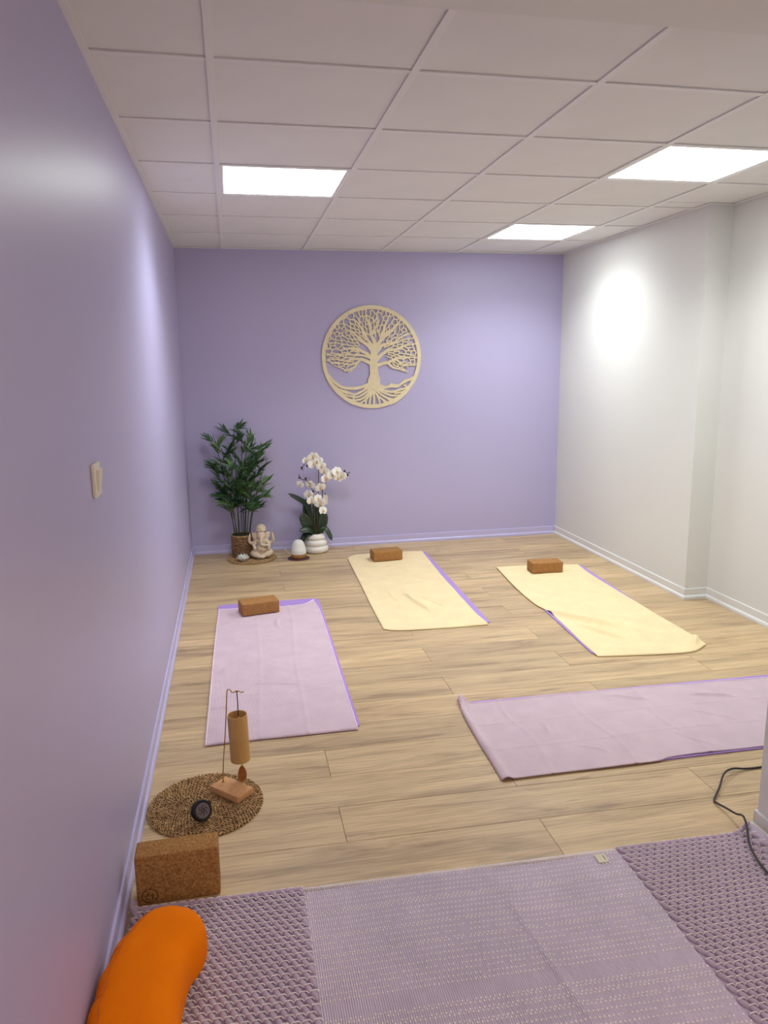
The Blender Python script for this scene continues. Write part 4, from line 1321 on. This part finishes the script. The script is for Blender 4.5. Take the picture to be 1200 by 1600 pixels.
stemline([(0.967, -0.15, 0.14), (0.985, -0.17, 0.25), (1.005, -0.19, 0.35)], 0.0024)
# one flower mesh shared by all blooms
fm = MB()
def petal(a, L, W_, lift):
    vs = []; fs = []
    for i in range(6):
        s = i / 5; ww = W_ / 2 * (math.sin(math.pi * (0.10 + 0.80 * s)) ** 0.7 if s < 0.99 else 0.45)
        for q in (-1, 0, 1):
            x_ = L * s; y_ = ww * q
            vs.append((x_ * math.cos(a) - y_ * math.sin(a), -(0.010 * math.sin(s * 2.2) + lift - 0.004 * abs(q)), x_ * math.sin(a) + y_ * math.cos(a)))
    for i in range(5):
        for q in range(2):
            k_ = i * 3 + q; fs.append((k_, k_ + 1, k_ + 4, k_ + 3))
    fm.add(vs, fs)
for a in (90, 215, 325): petal(math.radians(a), 0.034, 0.026, 0.0)
for a in (12, 168): petal(math.radians(a), 0.038, 0.046, 0.003)
flower_me = fm.mesh('flower'); flower_me.materials.append(MAT['petal'])
flower_me.polygons.foreach_set('use_smooth', [True] * len(flower_me.polygons))
lm2 = MB(); lm2.ell((0, -0.014, -0.004), (0.006, 0.007, 0.009), 8, 5); lm2.ell((0, -0.017, -0.011), (0.0075, 0.004, 0.004), 8, 5)
lip_me = lm2.mesh('lip'); lip_me.materials.append(MAT['lip'])
fl = [(0.887, 0.737), (0.944, 0.766), (0.982, 0.731), (0.953, 0.708), (1.008, 0.690), (1.035, 0.650), (1.039, 0.588), (0.998, 0.527), (0.848, 0.551), (0.926, 0.547), (0.911, 0.470), (0.925, 0.425), (0.973, 0.437), (0.994, 0.402), (1.007, 0.341), (1.092, 0.614), (1.125, 0.640), (1.140, 0.592), (1.168, 0.607)]
rng = random.Random(9)
for i, (x, z) in enumerate(fl):
    y = -0.175 - rng.uniform(0, 0.025)
    o = ob('flower', flower_me, None, oc, loc=Vector((x, y, z)) - PO)
    o.rotation_euler = (rng.uniform(-0.25, 0.5), rng.uniform(-0.4, 0.4), rng.uniform(-0.7, 0.7))
    sc = rng.uniform(1.05, 1.28) * (0.75 if i in (0, 8) else 1.0); o.scale = (sc, sc, sc)
    ob('lip', lip_me, None, o)
for (x, z) in [(0.904, 0.694), (0.860, 0.679), (0.841, 0.606), (0.889, 0.595), (1.193, 0.641), (1.216, 0.609), (0.944, 0.492), (0.970, 0.465)]:
    t = MB(); t.ell((0, 0, 0), (0.0085, 0.0085, 0.0105), 10, 6); t.build('bud', MAT['bud'], oc, True, Vector((x, -0.185, z)) - PO)
for (x, z) in [(1.232, 0.628), (0.868, 0.665), (0.838, 0.625), (1.036, 0.47)]:
    t = MB(); t.ell((0, 0, 0), (0.004, 0.004, 0.007), 8, 5); t.build('bud', MAT['orchid_stem'], oc, True, Vector((x, -0.18, z)) - PO)
t = MB(); t.box(-0.017, 0.017, -0.0006, 0.0006, -0.038, 0.038); t.build('price_tag', MAT['tag'], oc, False, Vector((1.040, -0.165, 0.418)) - PO)
t = MB(); t.tube([tuple(Vector(p) - PO) for p in ((1.040, -0.165, 0.456), (1.035, -0.160, 0.472), (1.018, -0.148, 0.478))], 0.0009, 5); t.build('tag_string', MAT['cord'], oc)
